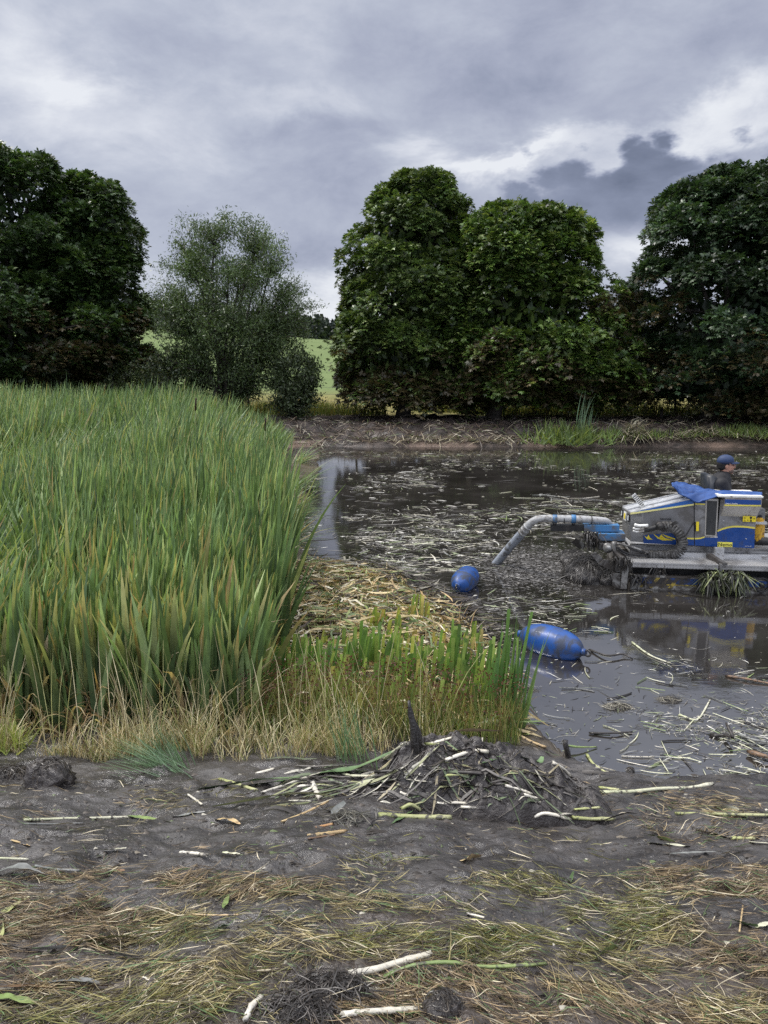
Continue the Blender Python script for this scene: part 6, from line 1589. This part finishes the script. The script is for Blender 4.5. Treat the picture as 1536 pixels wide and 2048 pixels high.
# upright stakes
def stake(px, pyb, pyt, rpx, lean, label, n=10, ragged=.8):
    a = GH(px, pyb); d_ = a[1]*CP+(H-a[2])*SP; h = (pyb-pyt)*d_/1536/.98; r_ = rpx*d_/1536
    t = np.linspace(0, 1, n)[:, None]; P = np.array([0, 0, -.06])+t*np.array([lean*h, .02, h+.06]); P[:, 0] += .012*np.sin(t[:, 0]*5)
    V, F, C = tube(P, r_*(1-.85*t[:, 0]**1.2)*(1+rng.normal(0, .12, n)) if ragged > .5 else r_*np.ones(n), 8, jit=.35)
    V2, F2, C2 = blades(np.tile([[0, 0, 0]], (26, 1))+rng.normal(0, r_*.6, (26, 3)), U(.3, .8, 26)*h, U(.004, .010, 26), U(0, 6.28, 26), U(0, .2, 26), U(0, .3, 26), U(0, 6.28, 26), np.tile([[.03, .025, .022]], (26, 1)), np.tile([[.05, .04, .035]], (26, 1)), 4)
    V, F, C = join([(V, F, C*.03), (V2, F2, C2)]); o = npmesh('muddy_stake', V, F, M_root, C, False); o.location = a; tag(o, label, 'stake')
stake(832, 1500, 1400, 15, -.10, 'tall pointed black stump sticking out of the left end of the mud heap')
stake(1133, 1515, 1482, 5, .05, 'short black stake upright in the water behind the mud heap', ragged=.2)
# clumps
def clump(px, py, rx, ry, rz_, label, seed, mat=M_mudlump, cols=None, hair=1500, lump=.4, L=.07, sh=4):
    p = GH(px, py); return root_pile('mud_clump', label, (p[0], p[1]+ry*.5, p[2]), rx, ry, rz_, sh, mat, cols or [(.03, .026, .022), (.04, .034, .03), (.08, .065, .05)], hair, seed, lump, L)
clump(92, 1572, .13, .10, .12, 'black mud clump with a pointed corner on the left edge of the mud', 11, M_mudlump, hair=700, L=.05, lump=.5)
clump(655, 1998, .115, .045, .030, 'tangled dark hairy root mass near the bottom edge, behind the cream roots', 12, M_root, [(.02, .017, .015), (.035, .03, .027), (.07, .06, .053)], 1100, .5, .11)
clump(590, 2042, .11, .045, .028, 'dark hairy root mass at the bottom edge right of the curved cream root', 13, M_root, [(.02, .017, .015), (.035, .03, .027), (.07, .06, .053)], 1100, .5, .11)
clump(888, 2034, .06, .05, .045, 'round shiny mud ball on roots at the bottom edge', 14, M_mudlump, hair=260, L=.04)
clump(1262, 1545, .03, .03, .025, 'tiny black lump floating by itself near the shore', 15, M_root, hair=120, L=.03, sh=3)
clump(18, 1560, .12, .07, .05, 'low muddy root mat at the left edge beside the black clump', 16, M_mudlump, hair=700, L=.09)
clump(695, 1648, .12, .06, .018, 'flat tangle of muddy leaves left of the heap foot', 17, M_mudlump, [(.08, .08, .065), (.14, .13, .10), (.035, .03, .027)], 160, .5, .12)
for i, (px, py, rr_) in enumerate([(1340, 1404, .10), (1235, 1418, .12), (905, 1215, .22), (870, 1195, .18), (940, 1245, .2), (1010, 1395, .07), (1055, 1383, .06)]):
    clump(px, py, rr_, rr_*.5, rr_*.16, ORD[i]+' of the low black root islands in the water, taken from the pond centre', 30+i, M_root, [(.03, .026, .022), (.05, .045, .04), (.30, .28, .22)], 150, .5, .14, 3)
IS = ['floating black tangle in the open water right of the large float', 'floating black tangle nearest the shore side of the large float', 'black root mound at the tip of the cut patch', 'black root mound on the pond side of the cut patch', 'black root mound between the cut patch and the large float', 'dark root lump at the foot of the tall cattails', 'little dark root lump in the water beside the tall cattails']
k = [o for o in COL.objects if o.get('label', '').endswith('taken from the pond centre')]
for o, l in zip(k, IS): o['label'] = l

# ------------------------------------------------------------------ floating litter
def wz(x, y): return np.maximum(gz(x, y, False), 0.0)
boat_fp = [boat_world(np.array(q))[:2] for q in ((0, .0, 0), (3.2, .0, 0), (3.2, 2, 0), (0, 2, 0))]
boat_fp = np.array([np.ravel(q)[:2] for q in boat_fp])
def open_water(x, y): return (sdf(x, y, SH) < -.02) & (sdf(x, y, boat_fp) < 0) & (y < FAR_Y+.2)
def sample_px(n, x0, x1, y0, y1, dens):
    X, Y_ = [], []; tot = 0
    while tot < n:
        px, py = U(x0, x1, 4*n), U(y0, y1, 4*n); r = np.stack([(px-768)/1536, CP-(py-1024)/1536*SP, -SP-(py-1024)/1536*CP], -1); t = -H/r[:, 2]
        x, y = r[:, 0]*t, r[:, 1]*t; k = open_water(x, y) & (rng.random(len(x)) < dens(px, py, x, y)); X.append(x[k]); Y_.append(y[k]); tot += k.sum()
        if k.sum() == 0: break
    return np.concatenate(X)[:n], np.concatenate(Y_)[:n]
def dens_far(px, py, x, y):
    a = sstep(.42, .60, fbm(x*.35, y*.45, 0, 4, 101)); b = sstep(.44, .60, fbm(x*1.1, y*1.3, 0, 4, 103))
    d_ = .03+.22*a+.75*a*b
    clear = np.exp(-(((px-660)/42)**2))*sstep(900, 930, py)*.93
    return d_*(1-clear)*(1-.9*sstep(1185, 1215, py)*sstep(1130, 1180, px)*(1-sstep(1290, 1330, py)))
def litter():
    parts = []
    PC = [(.50, .49, .45), (.36, .34, .27), (.20, .23, .13), (.15, .14, .125), (.025, .022, .02)]
    n = 11500; x, y = sample_px(n, 590, 1900, 903, 1215, dens_far); c = pick(n, PC, [1.8, 1.5, 1.2, 4.5, 4.5])
    parts.append(strips(np.stack([x, y], -1), rng.gamma(1.1, .11, n)+.03, U(.006, .022, n), rng.normal(0, .75, n), rng.normal(0, .5, n), rng.normal(0, .35, n), c, None, 3, None, U(.003, .012, n), np.where(rng.random(n) < .03, U(.0, .25, n), 0)))
    n = 5200; dn = lambda px, py, x, y: (.10+.9*sstep(.47, .60, fbm(x*1.1, y*.8, 0, 4, 107)))*(1-.9*sstep(1130, 1180, px)*(1-sstep(1290, 1335, py)))
    x, y = sample_px(n, 980, 1950, 1190, 1572, dn); c = pick(n, PC, [2.6, 2.2, 1.8, 3, 2.5])
    parts.append(strips(np.stack([x, y], -1), rng.gamma(1.0, .045, n)+.012, U(.002, .008, n), rng.normal(0, .8, n), rng.normal(0, .6, n), rng.normal(0, .4, n), c, None, 3, None, U(.003, .010, n)))
    # churned grey scum by the hose and root heaps
    n = 9000; dn = lambda px, py, x, y: np.exp(-((px-1075)/85)**2-((py-1135)/30)**2)+.6*np.exp(-((px-880)/70)**2-((py-1225)/28)**2)
    x, y = sample_px(n, 800, 1230, 1060, 1300, dn); c = pick(n, [(.12, .115, .11), (.24, .23, .22), (.05, .045, .04), (.025, .022, .02)], [4, 1.6, 3, 1.5])
    parts.append(strips(np.stack([x, y], -1), U(.012, .09, n), U(.004, .013, n), rng.normal(0, .8, n), rng.normal(0, .6, n), rng.normal(0, .5, n), c, None, 2, None, U(.004, .015, n)))
    V, F, C = join(parts)
    tag(npmesh('floating_litter', V, F, M_debris, C), kind='stuff', label='shredded reed scraps floating all over the pond', cat='litter')
litter()
def floats_ind():
    protos = []
    for i in range(14):
        kd = ['white', 'pale', 'green', 'grey', 'grey', 'black', 'pale'][i % 7]; c0, c1 = STC[kd]
        n = 9; t = np.linspace(-.5, .5, n); L1 = 1.0; bend = rng.normal(0, .25)
        P = np.stack([t, bend*t*t, np.zeros(n)+.0], -1)
        if i % 3:
            w_ = .03*np.clip(np.cos(t*np.pi*.96)**.45, .1, 1)*rng.uniform(.6, 1.3)
            V = np.stack([P-[0, 1, 0]*w_[:, None], P+[0, 0, .012], P+[0, 1, 0]*w_[:, None]], 1).reshape(-1, 3); k = np.arange(n-1)*3
            F = np.concatenate([np.stack([k, k+1, k+4, k+3], -1), np.stack([k+1, k+2, k+5, k+4], -1)]); C = np.repeat(mixc(c0, c1, t+.5), 3, 0)
        else: V, F, C = tube(P, .022*np.ones(n), 6, .8, c0, c1, .15, .05)
        o = npmesh('floating_reed', V, F, M_mott if i % 3 == 0 else M_debris, C); protos.append(o.data); bpy.data.objects.remove(o)
    zones = [(95, 1080, 1536, 1340, 1565, 'pale reed scrap afloat between the large float and the near shore', 'reed scraps near the shore', (.06, .26)),
             (36, 1000, 1230, 1200, 1330, 'reed scrap afloat around the large blue float', 'reed scraps around the large float', (.10, .30)),
             (60, 720, 1000, 1010, 1150, 'reed scrap afloat between the reed bed and the suction hose', 'reed scraps left of the hose', (.16, .5)),
             (50, 1000, 1240, 960, 1060, 'reed scrap afloat behind the suction hose', 'reed scraps behind the hose', (.25, .7))]
    for n, x0, x1, y0, y1, lab, grp, (l0, l1) in zones:
        x, y = sample_px(n, x0, x1, y0, y1, lambda px, py, x, y: .2+.8*sstep(.4, .6, fbm(x, y, 0, 3, 111)))
        for i in range(len(x)):
            o = bpy.data.objects.new('floating_reed', protos[rng.integers(0, 14)]); COL.objects.link(o)
            s_ = rng.uniform(l0, l1); o.scale = (s_, max(.12, min(s_, .5))*rng.uniform(.5, 1.1), .3)
            o.location = (x[i], y[i], .008); o.rotation_euler = (0, rng.normal(0, .01), rng.normal(0, .75)+(math.pi if rng.random() < .5 else 0))
            tag(o, lab, 'reed scrap', grp)
floats_ind()
def drift(nm, label, cat, pts, rpx, kind, leafy=False, lift=0):
    P = smoothpath([G(x, y, .01+ (z if z else 0)) for x, y, z in pts], 14); d_ = P[:, 1].mean()*CP+H*SP; r_ = rpx*d_/1536; O = P.mean(0); c0, c1 = STC[kind]
    V, F, C = tube(P, np.linspace(1, .6, 14)*r_*(1+rng.normal(0, .1, 14)), 7, .8, c0, c1, .25, r_*2); o = npmesh(nm, V-O, F, M_mott, C, True); o.location = O; tag(o, label, cat)
drift('driftwood', 'forked black branch raised out of the water near the right edge', 'branch', [(1428, 1471, 0), (1450, 1470, .02), (1466, 1474, .05), (1455, 1452, .10)], 5, 'black')
drift('driftwood', 'reddish brown stick afloat at the right edge', 'stick', [(1505, 1505, .02), (1522, 1510, .03), (1545, 1517, .02)], 6, 'brown')
drift('reed_stalk', 'long brown reed afloat at right below the boat reflection', 'stalk', [(1455, 1352, 0), (1495, 1358, .01), (1545, 1368, 0)], 3.5, 'brown')
drift('reed_stalk', 'curved black stalk afloat right of the large float', 'stalk', [(1180, 1300, 0), (1215, 1311, .02), (1245, 1308, .02), (1262, 1316, 0)], 3, 'black')
drift('reed_stalk', 'long thin pale reed afloat slanting below the boat', 'stalk', [(1265, 1285, 0), (1300, 1310, 0), (1345, 1328, 0)], 2.4, 'pale')
drift('reed_stalk', 'long black stem afloat level above the short stake', 'stalk', [(1180, 1466, 0), (1225, 1466, .01), (1262, 1464, 0)], 3.2, 'black')
drift('reed_stalk', 'pale reed afloat leaning against the near shore behind the heap', 'stalk', [(1175, 1510, 0), (1190, 1530, 0), (1240, 1562, 0)], 3, 'yellow')
drift('reed_stalk', 'thin green reed afloat beside the short black stake', 'stalk', [(1138, 1492, .03), (1160, 1494, .02), (1190, 1494, 0)], 3, 'green')
drift('reed_stalk', 'bent pale reed afloat in the middle of the near water', 'stalk', [(1360, 1430, 0), (1395, 1438, 0), (1420, 1400, 0)], 2.6, 'pale')
drift('reed_stalk', 'grey stick afloat with one end raised at the right edge', 'stalk', [(1480, 1470, .02), (1510, 1480, .03), (1545, 1486, .02)], 4, 'grey')

# ------------------------------------------------------------------ straw pressed into the near mud
PATCH = [  # px, py, rx, ry, weight
 (330, 1800, 420, 45, 1.9), (120, 1770, 140, 22, .5), (180, 1870, 260, 50, 1.9), (520, 1820, 170, 45, 1.2), (740, 1800, 150, 34, 1.3), (720, 1765, 110, 14, .8), (1120, 1790, 190, 42, 1.7), (1400, 1800, 210, 60, 2.6), (1250, 1830, 150, 40, 1.5), (1500, 1760, 90, 25, .8),
 (300, 1605, 70, 26, .5), (210, 1670, 85, 26, .45), (55, 1625, 55, 22, .35), (500, 1655, 60, 12, .35), (520, 1708, 60, 14, .3), (1120, 1672, 80, 16, .28), (1420, 1640, 150, 50, .8), (1330, 1600, 110, 20, .4), (760, 1722, 110, 16, .3), (1010, 1722, 60, 10, .15), (300, 1735, 110, 26, .35),
 (640, 1900, 230, 30, 1.0), (130, 1940, 220, 50, 2.0), (420, 1990, 200, 60, 1.4), (860, 1890, 160, 40, .9), (1080, 1900, 180, 45, 1.6), (1320, 1930, 230, 70, 2.2), (1000, 2000, 280, 55, 2.6), (1300, 2020, 300, 40, 2.4), (700, 2010, 150, 40, .9), (200, 2030, 260, 30, 1.2), (1480, 1990, 120, 60, 1.2), (900, 1840, 120, 30, .4), (600, 1745, 60, 10, .15), (560, 1600, 90, 20, .2), (1060, 1600, 120, 14, .25)]
def straw():
    wts = np.array([p[2]*p[3]*p[4] for p in PATCH]); wts = wts/wts.sum(); n = 62000
    k = rng.choice(len(PATCH), n, p=wts); PA = np.array(PATCH)[k]
    a = U(0, 6.28, n); q = np.sqrt(U(0, 1, n))*(1+rng.normal(0, .15, n)); px = PA[:, 0]+PA[:, 2]*q*np.cos(a); py = PA[:, 1]+PA[:, 3]*q*np.sin(a)
    m = 2600; px = np.concatenate([px, U(-60, 1600, m)]); py = np.concatenate([py, U(1560, 2075, m)]); n += m
    ok = rng.random(n) < .06+.94*sstep(.42, .58, fbm(px*.011, py*.033, 0, 5, 121)); px, py = px[ok], py[ok]; n = len(px)
    r = np.stack([(px-768)/1536, CP-(py-1024)/1536*SP, -SP-(py-1024)/1536*CP], -1); z = np.full(n, .4)
    for _ in range(8):
        t = (z-H)/r[:, 2]; z = .5*z+.5*gz(r[:, 0]*t, r[:, 1]*t, False)
    t = (z-H)/r[:, 2]; x, y = r[:, 0]*t, r[:, 1]*t
    hue = fbm(x*2.2, y*2.2, 0, 3, 123)
    base = mixc(mixc((.20, .19, .06), (.32, .265, .13), sstep(.26, .38, hue)), (.27, .20, .115), sstep(.40, .54, hue))
    c = base*(.35+1.05*rng.random((n, 1))**1.3); kk = rng.random(n); c = np.where((kk < .10)[:, None], pick(n, [(.10, .16, .06)], [1]), c); c = np.where((kk > .93)[:, None], pick(n, [(.60, .53, .38)], [1]), c); c = np.where(((kk > .45) & (kk < .74))[:, None], pick(n, [(.06, .045, .035)], [1]), c)
    flow = (fbm(x*1.3, y*1.3, 0, 3, 125)-.5)*2.6
    yaw = flow+rng.normal(0, .55, n)+np.where(rng.random(n) < .14, rng.normal(0, 1.2, n), 0)
    far_ = sstep(2.2, 4.5, y)
    V, F, C = strips(np.stack([x, y], -1), (.02+rng.gamma(1.8, .028, n))*(1-.1*far_), U(.0012, .0030, n)*(1+.7*far_), yaw, rng.normal(0, .35, n), rng.normal(0, .8, n), c, None, 3, lambda a_, b_: gz(a_, b_), U(.0, .016, n)+.001, np.where(rng.random(n) < .10, rng.normal(0, .22, n), rng.normal(0, .03, n)))
    tag(npmesh('flattened_straw', V, F, M_straw, C), kind='stuff', label='flattened grass and straw pressed into the near mud', cat='straw')
    # crumbs, small chips and clods
    n = 9000; px, py = U(-60, 1600, n), U(1545, 2070, n); r = np.stack([(px-768)/1536, CP-(py-1024)/1536*SP, -SP-(py-1024)/1536*CP], -1); z = np.full(n, .4)
    for _ in range(8):
        t = (z-H)/r[:, 2]; z = .5*z+.5*gz(r[:, 0]*t, r[:, 1]*t, False)
    t = (z-H)/r[:, 2]; x, y = r[:, 0]*t, r[:, 1]*t
    c = pick(n, [(.035, .03, .027), (.07, .06, .052), (.16, .14, .11), (.40, .38, .32), (.10, .13, .06)], [6, 5, 1.2, .25, .5]); s_ = rng.gamma(2, .0026, n)+.0015
    ph = U(0, 6.28, n); T4 = np.array([[1, 0, 0], [-.5, .87, 0], [-.5, -.87, 0], [0, 0, .9]])
    V = np.stack([x, y, gz(x, y)], -1)[:, None]+(T4[None]*s_[:, None, None])*np.stack([U(.6, 2.2, n), U(.6, 1.2, n), U(.4, 1.1, n)], -1)[:, None]
    i = (np.arange(n)*4)[:, None]; F = np.concatenate([i+np.array([[0, 1, 3]]), i+np.array([[1, 2, 3]]), i+np.array([[2, 0, 3]])])
    tag(npmesh('mud_crumbs', V.reshape(-1, 3), F, M_straw, np.repeat(c, 4, 0)), kind='stuff', label='crumbs of mud and tiny chips on the near mud', cat='crumbs')
straw()
def heap_scraps():
    n = 330; px, py = np.where(rng.random(n) < .25, rng.normal(740, 90, n), rng.normal(960, 120, n)), U(1462, 1610, n); k = (px > 640) & (px < 1230); px, py = px[k], py[k]
    P = np.array([GH(a, b) for a, b in zip(px, py)]); k = (P[:, 1] < 5.6); P = P[k]; n = len(P)
    c = pick(n, [(.03, .027, .024), (.06, .05, .043), (.46, .44, .36), (.28, .24, .15), (.12, .17, .08)], [4, 4, 1.3, 1.6, 1.2])
    m = 160; px, py = np.where(rng.random(m) < .6, U(560, 840, m), U(840, 1230, m)), 0; py = np.interp(px, [560, 700, 840, 1230], [1578, 1568, 1560, 1590])+rng.normal(0, 24, m)
    P2 = np.array([GH(a, b) for a, b in zip(px, py)]); P2 = P2[P2[:, 1] < 5.5]; m = len(P2)
    c2 = pick(m, [(.50, .48, .40), (.30, .31, .17), (.12, .15, .08), (.13, .12, .11), (.04, .035, .03)], [1.5, 1.4, 1.8, 2.4, 4])
    T2 = strips(P2[:, :2], U(.08, .38, m), U(.007, .020, m), rng.normal(.05, .32, m), rng.normal(0, .3, m), rng.normal(0, .5, m), c2, None, 4, lambda a, b: hz(a, b), U(.0, .012, m), rng.normal(0, .03, m))
    T1 = strips(P[:, :2], U(.03, .2, n), U(.005, .016, n), rng.normal(-.2, .6, n), rng.normal(0, .3, n), rng.normal(0, .5, n), c, None, 3, lambda a, b: hz(a, b), U(-.004, .006, n), rng.normal(0, .04, n)); V, F, C = join([T1, T2])
    tag(npmesh('heap_litter', V, F, M_mott, C), kind='stuff', label='torn reed scraps and roots stuck in the mud heap', cat='litter')
heap_scraps()
